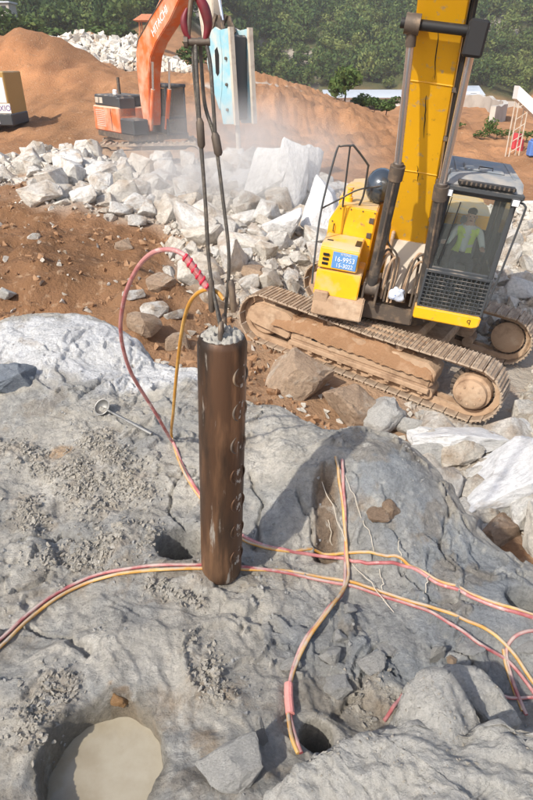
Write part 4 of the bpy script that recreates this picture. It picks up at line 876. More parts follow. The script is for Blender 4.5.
# ------------------------------------------------------------------ rock splitter hanging from the stick
def splitter():
    r = .11; b0 = Vector((-.250, 2.38, HRs(-.25, 2.38)-.02)); b1 = Vector((-.192, 2.375, 1.415)); ax = (b1-b0); L_ = ax.length; ax.normalize()
    Q = Matrix.Translation(b0) @ ax.to_track_quat('Z', 'Y').to_matrix().to_4x4()
    root = thing('rock_splitter', 'brown steel cylindrical rock splitter hanging upright from wire slings over the grey rock', 'rock splitter')
    root.matrix_world = Q
    b = MB(); b.lathe([(0, 0), (.082, 0), (.094, .006), (.106, .03), (r, .06), (r, .9), (r+.0015, .91), (r, .92), (r, L_-.03), (r-.006, L_-.012), (r-.012, L_), (0, L_-.002)], n=64); b.build('body', 'splitter', root)
    # working pistons down one side: collar ring, bright scraped face, broken wear lip
    nl = Q.inverted().to_3x3() @ Vector((.80, -.60, 0)); th = math.atan2(nl.y, nl.x)
    rs = random.Random(2)
    for k in range(7):
        z = L_-.16-k*.178; a = th+rs.uniform(-.04, .04); N = Vector((math.cos(a), math.sin(a), 0)); c = N*(r-.002)+Vector((0, 0, z))
        m_ = Matrix.Translation(c) @ N.to_track_quat('Z', 'Y').to_matrix().to_4x4()
        b = MB(); b.lathe([(.050, -.02), (.051, -.0005), (.047, .0009), (.044, -.001), (.042, -.012)], n=28, mtx=m_); ring = b.build('piston_collar', 'grimy' if k < 3 else 'splitter', root)
        b = MB(); b.lathe([(0, .0020), (.026, .0018), (.032, .0005), (.040, -.012)], n=24, mtx=m_); pc = b.build('piston', 'splitter', root)
        bm = bmesh.new(); bmesh.ops.create_grid(bm, x_segments=9, y_segments=12, size=.040)
        for v in bm.verts:
            n_ = mnoise.noise(v.co*60+Vector((k*7, 0, 0))); v.co.z = .0032+.0022*n_-(v.co.y**2 if abs((m_.to_3x3() @ Vector((1, 0, 0))).z) > .7 else v.co.x**2)*4.4
        kl = [f for f in bm.faces if mnoise.noise(f.calc_center_median()*45+Vector((k*5.1, 3, 0))) < (.22 if k < 3 else .06)]; bmesh.ops.delete(bm, geom=kl, context='FACES'); bmesh.ops.transform(bm, matrix=m_ @ Matrix.Diagonal((.75, 1.35, 1, 1)), verts=bm.verts)
        me = bpy.data.meshes.new('scraped_patch'); bm.to_mesh(me); bm.free(); link('scraped_patch', me, 'chip', pc)['kind'] = 'stuff'
    # mud cap on top
    n = 44; g = np.linspace(-1, 1, n); X, Y = np.meshgrid(g, g); rr = np.hypot(X, Y); m = rr < 1.04
    d1, d2, idv = worley(X*5, Y*5, 9); Z = L_-.012+.05*np.clip(1-rr, 0, 1)**.5*(.4+idv*np.sqrt(np.clip(1-d1, 0, 1)))+.012*fbm(X*6, Y*6, 3, 4); Z = Z-.06*np.clip((rr-.84)/.12, 0, 1)**2
    me = grid_mesh('mud_cap', X*r*.97, Y*r*.97, Z); bm = bmesh.new(); bm.from_mesh(me); bmesh.ops.delete(bm, geom=[v for v in bm.verts if v.co.xy.length > r*1.0], context='VERTS'); bm.to_mesh(me); bm.free(); me.shade_smooth(); link('mud_cap', me, 'slurry', root)
    for x in (-.035, .052):
        b = MB(); b.tube(spline([(x-.022, -.0, L_-.03), (x-.022, 0, L_+.05), (x, 0, L_+.075), (x+.022, 0, L_+.05), (x+.022, 0, L_-.03)], 6), .010, 10); b.build('lifting_eye', 'grimy', root)
    return Q, L_
SQ, SL = splitter()
YR = 2.38
def yp(px, py, y=YR): return Vector(at_y(px, py, y))
def sling(pts, label, sleeve=None, r=.0070, ferr=None, thin=None):
    t = thing('wire_sling', label, 'sling', tuple(pts[0]), 0, 'wire slings above the splitter'); o_ = Vector(pts[0])
    P = [Vector(p)-o_ for p in spline(pts, 8)]; b = MB(); b.tube(P, r, 10); b.build('rope', 'steelrope', t)
    for (p, q, rr) in (sleeve or []):
        b = MB(); v0 = Vector(p)-o_; v1 = Vector(q)-o_; d = (v1-v0).normalized(); b.tube([v0, v0+d*.01, v1-d*.015, v1], [rr*.6, rr, rr, rr*.55], 12); b.build('ferrule', 'grimy', t)
    return t
eyeL = SQ @ Vector((-.035, 0, SL+.06)); eyeR = SQ @ Vector((.052, 0, SL+.06))
pin = yp(199, 40)
sling([pin+Vector((-.012, 0, .005)), yp(196.5, 70, 2.37), yp(201, 140, 2.37), yp(206, 210, 2.37), yp(210, 270, 2.375), eyeL+Vector((-.004, -.005, .0))], 'left-hand wire rope sling with a long crimped ferrule, above the splitter', [(yp(201.6, 148, 2.37), yp(199.6, 118, 2.37), .0145), (yp(212, 312, 2.37), yp(210.6, 278, 2.37), .014)])
sling([pin+Vector((.004, 0, .006)), yp(201, 60, 2.40), yp(205, 105, 2.40), yp(215, 140, 2.39), yp(223, 200, 2.38), yp(229, 260, 2.38), eyeR+Vector((.004, -.005, 0))], 'right-hand wire rope sling splitting into two strands above its ferrule', [(yp(219, 156, 2.385), yp(214.6, 132, 2.39), .016), (yp(234, 312, 2.375), yp(231, 280, 2.378), .014)])
sling([pin+Vector((.02, 0, .01)), yp(210, 62, 2.38), yp(213, 100, 2.38), yp(215.5, 138, 2.388)], 'short second strand of the right-hand sling, between shackle and ferrule', r=.007)
sling([pin+Vector((-.02, 0, .006)), yp(193.5, 70, 2.39), yp(198, 120, 2.39), yp(204, 190, 2.39), yp(209, 265, 2.388), eyeL+Vector((.004, .006, 0))], 'thin second strand running close behind the left-hand sling', r=.005)
# crimson shackle, chain link up to the stick
def shackle():
    t = thing('red_shackle', 'crimson bow shackle joining the wire slings, chained to the excavator stick', 'shackle', tuple(pin)); o_ = pin
    for nm, pp, r0, r1 in (('bow', ((193, -14), (199, -2), (205, 10), (208, 26), (204, 43)), .006, .012), ('keeper', ((187, 8), (184, 20), (186, 32), (192, 44)), .004, .009)):
        S_ = spline([yp(*p)-o_ for p in pp], 6); b = MB(); b.tube(S_, [r0+r1*math.sin(math.pi*k/(len(S_)-1)) for k in range(len(S_))], 12); b.build(nm, 'redpaint', t)
    b = MB(); b.tube(spline([yp(188, 40)-o_, yp(190, 10)-o_, yp(193, -12)-o_], 5), .008, 8); b.build('side_bar', 'grimy', t)
    b = MB(); b.cyl(yp(186, 42)-o_, yp(210, 42)-o_, .012, n=12); b.cyl(yp(184, 42)-o_, yp(188, 42)-o_, .019, n=8); b.build('pin', 'grimy', t)
    top = yp(194, -12)-o_; z0 = top.z+.02; k = 0
    b_top = Vector((-.215, 2.42, 4.62))-o_
    n = int((b_top.z-z0)/.075)
    for k in range(n+1):
        c = top.lerp(b_top, k/n)+Vector((0, 0, .02)); b = MB(); P = []
        for j in range(17):
            a = 2*math.pi*j/16; u = .024*math.cos(a); v = .05*math.sin(a); P.append(c+(Vector((u, 0, v)) if k % 2 else Vector((0, u, v))))
        b.tube(P, .0085, 8, False); b.build('chain_link', 'grimy', t)
shackle()

# ------------------------------------------------------------------ hydraulic hoses
RH = .0092
def hose(spec, label, m, name='hydraulic_hose', r=RH, group='hydraulic hoses of the splitters', lift=0.):
    """spec: (px, py) = lying on the rock, (px, py, y) = in the air at that distance"""
    P = []; gr = []
    for s_ in spec:
        if len(s_) == 2: p = on_rock(*s_)+np.array([0, 0, r*.8+lift]); g = 1
        else: p = at_y(*s_); g = 0
        P.append(p); gr.append(g)
    S_ = spline(P, 9); G = np.interp(np.linspace(0, len(P)-1, len(S_)), np.arange(len(P)), gr)
    for _ in range(2):
        Z = HR(np.array([p[0] for p in S_]), np.array([p[1] for p in S_]))
        for i, p in enumerate(S_):
            if G[i] > .01: p[2] = max(p[2], Z[i]+r*.7+lift)
        zz = np.array([p[2] for p in S_]); zs = np.convolve(np.pad(zz, 2, 'edge'), [.1, .25, .3, .25, .1], 'valid')
        for i, p in enumerate(S_): p[2] = zs[i]
    b = MB(); o_ = Vector(S_[0]); b.tube([Vector(p)-o_ for p in S_], r, 10); o = b.build(name, m); o.location = o_
    tag(o, label, 'hose', group); return o, S_
hose([(209, 290, 2.37), (203, 281, 2.37), (194, 268, 2.38), (184, 255, 2.40), (170, 249.5, 2.44), (152, 253, 2.5), (136, 270, 2.58), (124, 300, 2.7), (121, 335, 2.85), (130, 370, 3.0), (146, 398, 3.15), (160, 420, 3.25), (173, 446), (184, 470), (196, 490), (220, 518), (243, 537), (275, 550), (310, 556), (343, 560), (365, 566), (386, 564), (406, 568), (432, 582), (470, 598), (505, 611), (545, 624)], 'pink hose arching from the top of the splitter and trailing across the rock', 'hosec', r=.0105)
hose([(224, 300, 2.37), (216, 291, 2.39), (203, 290, 2.42), (190, 302, 2.5), (182, 330, 2.66), (177, 370, 2.85), (173.5, 408, 3.05), (172, 440), (181, 466), (193, 488), (218, 520), (243, 541), (280, 551), (320, 556), (345, 554), (366, 553), (388, 558), (407, 566), (430, 578), (465, 593), (505, 607), (545, 620)], 'yellow hose looping down beside the splitter and across the rock', 'hosey')
hose([(-12, 660), (0, 649), (40, 613), (85, 586), (130, 574), (200, 569.5), (260, 572), (320, 579), (370, 590), (420, 606), (460, 620), (490, 633), (513, 655), (531, 682), (548, 705)], 'bright yellow hose stretched along the pink one past the foot of the splitter', 'hosey', lift=.004)
hose([(-12, 650), (0, 642), (40, 607), (85, 581), (130, 570), (200, 566), (260, 570.5), (320, 582), (370, 594), (420, 611), (455, 628), (480, 646), (505, 661), (525, 683), (540, 705)], 'pink hose stretched along the bright yellow one past the foot of the splitter', 'hosep', lift=.004)
hose([(335.5, 459), (339, 485), (343.5, 520), (346.5, 555), (347, 584), (331, 609), (309, 640), (293, 675), (288, 708), (291, 738), (298, 756)], 'yellow hose dropping from the grooved rock face down to a drill hole', 'hosey', lift=.012)
hose([(342, 462), (343, 490), (345, 525), (345, 562), (342, 597), (322, 620), (301, 650), (290, 684), (289.5, 714), (296, 742), (301, 756)], 'pink hose dropping from the grooved rock face down to a drill hole', 'hosep', lift=.014)
_, S_ = hose([(288.5, 688), (288.5, 700), (290, 718)], 'faded pink sleeve wrapped round the hose pair beside the drill hole', 'pinkwrap', 'hose_sleeve', r=.021, lift=.012)
hose([(545, 632), (528, 632), (514, 638), (506, 652), (510, 675), (519, 700), (526, 716)], 'pink hose loop bending back over the dark stones below the drilled hole', 'hosep')
hose([(503, 650), (506, 668), (513, 690), (522, 712)], 'tan hose end hanging beside the pink hose loop', 'hosey', r=.008)
hose([(500, 697), (515, 699), (545, 697)], 'thin faded hose lying flat among the dark stones behind the grey boulder', 'hosep', r=.008)
hose([(412, 688), (400, 700), (391, 712), (384, 722)], 'faded hose end showing beside the pointed grey boulder', 'hosec', r=.009)
# striped red coil guard round the arching hose
def coil():
    p0, p1 = yp(207, 287, 2.37), yp(185, 256, 2.40); ax = (p1-p0); L_ = ax.length; q = ax.to_track_quat('Z', 'Y').to_matrix().to_4x4(); P = []
    for k in range(100):
        a = 2*math.pi*k/19; P.append(q @ Vector((.0135*math.cos(a), .0135*math.sin(a), L_*k/99)))
    b = MB(); b.tube(P, .0068, 8); o = b.build('spiral_guard', 'redcoil'); o.location = p0; b = MB(); b.cyl(Vector((0, 0, 0)), ax, .0165, n=14); b.build('sleeve', 'hosec', o); tag(o, 'red spiral guard wound round the arching pink hose by the slings', 'hose guard')
coil()
# frayed fibres
_r = random.Random(9)
for i, (a, b_, lab) in enumerate([((322, 482), (348, 552), 'long pale fibre'), ((345, 478), (362, 520), 'stiff pale fibre'), ((362, 520), (376, 554), 'bent pale fibre'), ((352, 565), (392, 612), 'curled pale fibre'), ((332, 548), (328, 520), 'short pale fibre'), ((398, 538), (400, 566), 'upright pale fibre'), ((380, 575), (384, 600), 'hooked pale fibre'), ((430, 572), (424, 592), 'loose pale fibre')]):
    p, q = on_rock(*a), on_rock(*b_); P = []
    for k in range(9):
        t = k/8; c = p*(1-t)+q*t; c = c+np.array([_r.uniform(-.008, .008), _r.uniform(-.01, .01), .03*math.sin(math.pi*t)]); c[2] = max(c[2], HRs(c[0], c[1])+.004); P.append(c)
    b = MB(); b.tube([Vector(c)-Vector(p) for c in spline(P, 3)], [.0022]*(8*3+1), 5); o = b.build('frayed_fibre', 'fibre'); o.location = p
    tag(o, lab+' of frayed hose sheath lying by the vertical hose pair', 'fibre', 'frayed fibres by the hose pair')

# ------------------------------------------------------------------ ladle
def ladle():
    c = Vector(on_rock(103, 414)); e = Vector(on_rock(152, 436)); z = c.z
    t = thing('ladle', 'round steel ladle with a straight handle lying on the pale rock', 'ladle', tuple(c))
    m_ = Matrix.Translation((0, 0, .062)) @ Matrix.Rotation(math.radians(38), 4, 'X') @ Matrix.Rotation(math.radians(-20), 4, 'Y')
    b = MB(); prof = [(.062*math.sin(a), -.062*math.cos(a)*.9) for a in [k*math.pi/2/8 for k in range(9)]]+[(.066, .001), (.064, -.002)]+[(.058*math.sin(a), -.058*math.cos(a)*.9) for a in [k*math.pi/2/8 for k in range(8, -1, -1)]]; b.lathe(prof, n=28, mtx=m_); b.build('bowl', 'alu', t)
    ev = (m_.inverted() @ (e-c)).xy.normalized(); h0 = m_ @ Vector((ev.x*.061, ev.y*.061, .0)); h1 = e-c+Vector((0, 0, .016)); d = h1-h0
    b = MB(); b.tube([h0, h0+d*.1, h0+d*.45, h0+d*.46, h1-d*.02, h1], [.008, .009, .009, .013, .013, .011], 12); b.build('handle', 'alu', t)
ladle()

# ------------------------------------------------------------------ stones
def hull_mesh(seed, n=14, flat=.0, jit=.22, cuts=0, amp=.04, box=.6):
    """angular broken stone in the unit box, base near z=-.5"""
    rs = np.random.RandomState(seed); d = rs.randn(n, 3); d /= np.linalg.norm(d, axis=1)[:, None]
    m = np.max(np.abs(d), axis=1)[:, None]; p = d*(1-box)*.55+d/m*box*.5; p *= 1+jit*rs.uniform(-1, .6, (n, 1))
    bm = bmesh.new(); [bm.verts.new(q) for q in p]; r = bmesh.ops.convex_hull(bm, input=bm.verts)
    bmesh.ops.delete(bm, geom=[v for v in bm.verts if not v.link_faces], context='VERTS')
    if cuts:
        bmesh.ops.bevel(bm, geom=[e for e in bm.edges], offset=.025, segments=1, affect='EDGES', clamp_overlap=True)
        bmesh.ops.triangulate(bm, faces=bm.faces); bmesh.ops.subdivide_edges(bm, edges=[e for e in bm.edges if e.calc_length() > .1], cuts=cuts, use_grid_fill=True); bmesh.ops.triangulate(bm, faces=bm.faces)
        bm.normal_update()
        for v in bm.verts:
            v.co += v.normal*amp*(mnoise.fractal(v.co*4+Vector((seed, 0, 0)), .7, 2.1, 4)+.6*mnoise.noise(v.co*11+Vector((0, seed, 0))))
    me = bpy.data.meshes.new('stone'); bm.to_mesh(me); bm.free(); smooth_by_angle(me, math.radians(28 if cuts else 15)); return me
def place_stone(px, py, wpx, hr, dr, rz, seed, m, label, cat='stone', group=None, name='boulder', rock=False, tilt=(0, 0), n=15, box=.6, sink=.22, cuts=2, amp=.04):
    p = on_rock(px, py) if rock else Hg(px, py); dep = project(p)[2]; wd = wpx*dep/FPX
    o = link(name, hull_mesh(seed, n, cuts=cuts, box=box, amp=amp), m); o.scale = (wd, wd*dr, wd*hr); o.rotation_euler = (tilt[0], tilt[1], rz)
    o.location = (p[0], p[1]+wd*dr*.25, p[2]+wd*hr*(.5-sink)); return tag(o, label, cat, group)
# big pale blocks right of the bench, below the tracks
for a in [
 (464, 462, 98, .34, .66, .1, 21, 'white', 'flat white slab lying just below the near track', .25, (-.25, .05)),
 (510, 512, 132, .5, .8, .45, 22, 'white', 'largest bright white block lying against the grey rock bench', .25, (-.3, -.2)),
 (432, 448, 44, .55, .8, -.3, 23, 'white', 'small cream block between the flat white slab and the rock bench', .3, (.1, .1)),
 (440, 470, 70, .4, .6, .2, 24, 'greyst', 'grey slab wedged under the flat white slab', .3, (0, .2)),
 (380, 432, 54, .8, .8, .7, 25, 'greyst', 'grey blocky boulder under the middle of the near track', .3, (0, 0)),
 (348, 425, 60, .9, .8, .1, 26, 'tanst', 'muddy brown boulder under the near track, beside the grey block', .3, (.1, .1)),
 (300, 395, 66, .8, .8, .3, 27, 'tanst', 'rounded mud-coated boulder under the left half of the near track', .3, (0, .1)),
 (410, 436, 36, .8, .8, .3, 28, 'greyst', 'small grey wedge of stone below the final drive', .3, (0, .1)),
 (505, 545, 60, .5, .6, .9, 29, 'tanst', 'brown split stone wedged between the white block and the bench edge', .3, (.2, .3)),
 (530, 530, 60, .6, .6, -.4, 30, 'greyst', 'dark grey stone under the large white block', .3, (.2, .2)),
 (480, 532, 40, .5, .6, .5, 31, 'greyst', 'narrow grey stone in the gap beside the bench edge', .3, (.1, .2)),
 (522, 445, 60, .4, .6, .5, 32, 'white', 'white wedge behind the largest white block', .3, (.1, -.2))]:
    px, py, wp, hr, dr, rz, sd, m, lab, sk, tl = a; place_stone(px, py, wp, hr, dr, rz, sd, m, lab, 'boulder', sink=sk, tilt=tl, cuts=3)
# tall slabs standing behind the excavator
for (px, py, wp, hr, dr, rz, sd, tl, lab) in [(268, 208, 44, 1.4, .5, -.25, 41, (-.3, .22), 'tall pale slab leaning at the dusty left end of the slab row'), (288, 209, 38, 1.7, .5, -.1, 42, (-.25, .2), 'tall cream slab in the middle of the slab row'), (309, 210, 34, 1.9, .6, .1, 43, (-.2, .2), 'tallest white slab at the right end of the slab row'),
        (322, 236, 40, 1.5, .5, .2, 44, (-.3, .35), 'pale slab leaning beside the handrail of the yellow excavator'), (286, 238, 40, .8, .8, .4, 45, (0, 0), 'broad block lying in front of the slab row'), (246, 196, 40, .9, .7, .1, 46, (0, .2), 'dust-veiled block under the breaker chisel'), (352, 208, 34, .6, .7, .1, 47, (0, .1), 'white block seen through the handrail')]:
    place_stone(px, py, wp*1.1, hr, dr, rz, sd, 'white', lab, 'boulder', tilt=tl, cuts=2, box=.85, n=12, amp=.025, sink=.12)
# stones in the mud left of the splitter
for (px, py, wp, hr, rz, sd, m, lab) in [(145, 335, 40, .7, .3, 51, 'tanst', 'brown stone showing inside the arch of the pink hose'), (160, 292, 34, .6, -.2, 52, 'tanst', 'tan flat stone at the top of the hose arch'), (150, 320, 36, .5, .9, 53, 'rubble', 'pale stone in the mud behind the yellow hose'), (125, 250, 22, .5, .2, 54, 'tanst', 'small tan stone on the mud slope'),
        (33, 240, 14, .6, .2, 55, 'rubble', 'small white stone on the mud slope under the rubble bank'), (6, 300, 18, .7, .2, 56, 'greyst', 'grey stone at the dark mud hollow'), (180, 350, 30, .6, .5, 57, 'tanst', 'muddy stone between the yellow hose and the splitter'), (258, 285, 36, .8, .4, 58, 'tanst', 'brown mud-coated block behind the top of the splitter'),
        (175, 320, 24, .6, .8, 59, 'rubble', 'pale chip of stone above the yellow hose'), (133, 300, 22, .6, .1, 60, 'rubble', 'light stone half sunk in mud inside the hose arch'), (268, 320, 44, .8, .3, 61, 'tanst', 'tan block beside the left end of the near track')]:
    place_stone(px, py, wp, hr, .8, rz, sd, m, lab, 'stone', name='stone', cuts=1)
# loose pieces on the bench
for (px, py, wp, hr, dr, rz, sd, m, tl, lab) in [(435, 662, 15, 2.2, .5, .2, 71, 'greyst', (.2, .1), 'upright grey stone splinter standing behind the pointed boulder'), (262, 742, 16, 2.8, .3, .4, 72, 'greyst', (-.3, .2), 'thin flat stone leaning beside the drill hole'), (230, 782, 66, .5, .7, .3, 73, 'greyst', (.1, .1), 'broad grey stone lying on the bench near the slurry pool'),
        (388, 514, 26, .7, .8, .5, 74, 'tanst', (0, 0), 'buff stone on the shaded rock face'), (380, 520, 30, .4, .7, .1, 75, 'tanst', (0, 0), 'flat buff stone under the small buff one'), (290, 668, 22, .4, .7, .1, 76, 'greyst', (.1, 0), 'flat chip of stone beside the pink sleeve'), (340, 640, 18, .6, .8, .1, 77, 'greyst', (0, 0), 'rounded stone above the drill hole'),
        (333, 664, 26, .6, .8, .7, 78, 'greyst', (0, 0), 'grey stone above the mouth of the drill hole'), (338, 694, 28, .5, .8, .2, 79, 'greyst', (0, 0), 'angular stone at the rim of the drill hole'), (372, 672, 30, .5, .8, .2, 80, 'greyst', (0, 0), 'flat grey stone left of the pointed boulder'), (452, 664, 11, .8, .9, .2, 81, 'tanst', (0, 0), 'small brown pebble beside the upright splinter'),
        (470, 655, 34, .3, .8, .2, 82, 'greyst', (0, 0), 'grey stone under the hose pair above the pink loop'), (528, 652, 30, .3, .8, .2, 83, 'greyst', (0, 0), 'pale grey stone inside the pink hose loop'), (490, 684, 36, .35, .8, .2, 84, 'greyst', (0, 0), 'dark grey stone under the hanging hose end'), (350, 612, 14, .5, .8, .2, 85, 'greyst', (0, 0), 'pebble under the hose pair'),
        (388, 655, 22, .5, .8, .2, 86, 'greyst', (0, 0), 'small stone in the crack behind the flat grey stone'), (8, 388, 52, .62, .8, .3, 87, 'blueshade', (.1, .2), 'blue-grey boulder in the hollow of the white rock'), (120, 703, 22, .6, .8, .3, 89, 'claylump', (.1, .3), 'orange clay lump on the rim of the slurry pool')]:
    place_stone(px, py, wp, hr, dr, rz, sd, m, lab, 'stone', rock=True, tilt=tl, name='stone', cuts=3, amp=.05, sink=.25)
# foreground boulders at the lower right
def hull_from(pts, name, m, label, seed, amp=.02, cuts=5):
    bm = bmesh.new(); [bm.verts.new(p) for p in pts]; bmesh.ops.convex_hull(bm, input=bm.verts); bmesh.ops.delete(bm, geom=[v for v in bm.verts if not v.link_faces], context='VERTS')
    bmesh.ops.bevel(bm, geom=list(bm.edges), offset=.02, segments=2, affect='EDGES', clamp_overlap=True); bmesh.ops.triangulate(bm, faces=bm.faces)
    for it in range(5):
        ed = [e for e in bm.edges if e.calc_length() > .02]
        if not ed: break
        bmesh.ops.subdivide_edges(bm, edges=ed, cuts=1, use_grid_fill=True); bmesh.ops.triangulate(bm, faces=bm.faces)
    bm.normal_update(); s_ = Vector((seed*1.7, seed, 0))
    for v in bm.verts:
        v.co += v.normal*(amp*1.6*mnoise.fractal(v.co*3+s_, .8, 2.1, 3)+amp*.5*mnoise.noise(v.co*14+s_)+amp*.4*mnoise.fractal(v.co*30+s_, .8, 2.1, 3)-amp*1.2*max(0, 1-abs(mnoise.noise(v.co*5+s_*2))*9)*(.5+mnoise.noise(v.co*2+s_)))
    c = sum((v.co for v in bm.verts), Vector())/len(bm.verts); zmin = min(v.co.z for v in bm.verts); o_ = Vector((c.x, c.y, zmin))
    for v in bm.verts: v.co -= o_
    me = bpy.data.meshes.new(name); bm.to_mesh(me); bm.free(); me.shade_smooth(); o = link(name, me, m); o.location = o_; return tag(o, label, 'boulder')
def tops(lst, base=-.35, spread=.06):
    P = []
    for (px, py, z) in lst:
        p = at_z(px, py, z); P.append(tuple(p)); P.append((p[0], p[1]+spread, base))
    return P
hull_from(tops([(388, 728, .24), (405, 690, .33), (430, 667, .38), (447, 673, .38), (468, 700, .32), (497, 742, .2), (392, 770, .2), (450, 780, .22), (500, 770, .2), (436, 710, .36)]), 'boulder', 'greyrock', 'pointed grey boulder in front of the hoses', 5)
hull_from(tops([(442, 668, .14), (458, 663, .18), (475, 668, .18), (495, 692, .16), (520, 722, .1), (470, 700, .16), (500, 735, .1)]), 'boulder', 'greyrock', 'dark grey slab leaning behind the pointed boulder', 6)
hull_from(tops([(262, 800, .10), (290, 772, .2), (330, 745, .27), (370, 730, .30), (420, 748, .31), (480, 756, .31), (540, 728, .34), (570, 800, .32), (266, 850, .10), (420, 860, .27), (560, 880, .28), (470, 800, .33)]), 'boulder', 'greyrock', 'broad dusty boulder filling the ground below the pointed one', 7, .036)

# ------------------------------------------------------------------ rubble
def rubble():
    rs = np.random.RandomState(12); N = 26000
    th = rs.uniform(-.75, .75, N); r = np.exp(rs.uniform(math.log(5.6), math.log(30), N)); x = r*np.sin(th); y = r*np.cos(th)
    pmv = pale_mask(x, y); ex = (x-2.34)*math.cos(.545)-(y-10.666)*math.sin(.545); ey = (x-2.34)*math.sin(.545)+(y-10.666)*math.cos(.545)
    ok = (pmv > rs.uniform(.15, .9, N)) & ~((np.abs(ex) < 2.75) & (np.abs(ey) < 1.9)) & (sdist(x, y, EDGE) < -.35)
    x, y = x[ok], y[ok]; sz = np.clip(rs.lognormal(-1.25, .62, len(x)), .11, 1.15)*np.where(x > 4, .75, 1.)*np.where((y < 13), .7, 1.)
    order = np.argsort(-sz); kept = []; cell = {}
    for i in order:
        k = (int(x[i]/.5), int(y[i]/.5)); good = True
        for dx in (-2, -1, 0, 1, 2):
            for dy in (-2, -1, 0, 1, 2):
                for j in cell.get((k[0]+dx, k[1]+dy), ()):
                    if math.hypot(x[i]-x[j], y[i]-y[j]) < .42*(sz[i]+sz[j])*.80: good = False; break
                if not good: break
            if not good: break
        if good: cell.setdefault(k, []).append(i); kept.append(i)
    x, y, sz = x[kept], y[kept], sz[kept]; z = H(x, y); px, py, dep = project(np.stack([x, y, z], 1))
    vis = (px > -260) & (px < 760) & (py > 0); x, y, z, sz, dep, px, py = [a[vis] for a in (x, y, z, sz, dep, px, py)]
    o_ = np.argsort(-sz/dep); protos = [hull_mesh(100+k, 13, cuts=1, box=.6, jit=.34, amp=.035) for k in range(26)]
    for me in protos: me.materials.append(M['rubble'])
    V = []; Fc = []; nv = 0; nind = 0
    def inview(i): return 0 < px[i] < 533
    for i in o_:
        k = rs.randint(len(protos)); s = sz[i]*np.array([1, rs.uniform(.65, 1), rs.uniform(.5, .95)]); rot = (rs.uniform(-.5, .5), rs.uniform(-.5, .5), rs.uniform(0, 6.28)); loc = (x[i], y[i], z[i]+s[2]*.22)
        if nind < 296 and inview(i):
            o = link('rubble_stone', protos[k]); o.location = loc; o.rotation_euler = rot; o.scale = tuple(s); nind += 1
            if x[i] > 3.2: tag(o, 'pale stone in the rubble to the cab side of the yellow excavator', 'stone', 'rubble stones beside the cab')
            elif y[i] > 20.5: tag(o, 'pale broken stone in the rubble bank in front of the orange excavator', 'stone', 'rubble stones before the orange excavator')
            else: tag(o, 'pale broken stone in the rubble heap between the mud slope and the slab row', 'stone', 'rubble stones before the slab row')
        else:
            mtx = Matrix.LocRotScale(Vector(loc), Matrix.Rotation(rot[2], 3, 'Z') @ Matrix.Rotation(rot[0], 3, 'X'), Vector(s))
            me = protos[k]; co = np.empty(len(me.vertices)*3, np.float32); me.vertices.foreach_get('co', co); co = co.reshape(-1, 3); A = np.array(mtx); V.append(co @ A[:3, :3].T+A[:3, 3]); Fc += [tuple(v+nv for v in p.vertices) for p in me.polygons]; nv += len(co)
    # chips between the stones
    n = 9000; th = rs.uniform(-.7, .7, n*4); r = np.exp(rs.uniform(math.log(6), math.log(28), n*4)); x = r*np.sin(th); y = r*np.cos(th)
    ex = (x-2.34)*math.cos(.545)-(y-10.666)*math.sin(.545); ey = (x-2.34)*math.sin(.545)+(y-10.666)*math.cos(.545)
    ok = (pale_mask(x, y)+.06 > rs.uniform(0, 1, n*4)) & ~((np.abs(ex) < 2.6) & (np.abs(ey) < 1.7)) & (sdist(x, y, EDGE) < -.35); x, y = x[ok][:n], y[ok][:n]; z = H(x, y)
    small = [hull_mesh(200+k, 8, box=.5, jit=.3) for k in range(10)]; data = []
    for me in small:
        co = np.empty(len(me.vertices)*3, np.float32); me.vertices.foreach_get('co', co); data.append((co.reshape(-1, 3), [tuple(p.vertices) for p in me.polygons]))
    for i in range(len(x)):
        co, fs = data[rs.randint(10)]; a = rs.uniform(0, 6.28); s = rs.uniform(.05, .19); R_ = np.array([[math.cos(a), -math.sin(a), 0], [math.sin(a), math.cos(a), 0], [0, 0, .8]]); V.append(co @ R_.T*s+np.array([x[i], y[i], z[i]+.02])); Fc += [tuple(v+nv for v in f) for f in fs]; nv += len(co)
    me = bpy.data.meshes.new('loose_rubble'); me.from_pydata(np.concatenate(V).tolist(), [], Fc); me.update(); smooth_by_angle(me, math.radians(15))
    tag(link('loose_rubble', me, 'rubble2'), 'loose pale stone chips filling the gaps of the rubble', 'rubble', kind='stuff')
    print('rubble individuals', nind, 'stuff', len(x))
rubble()

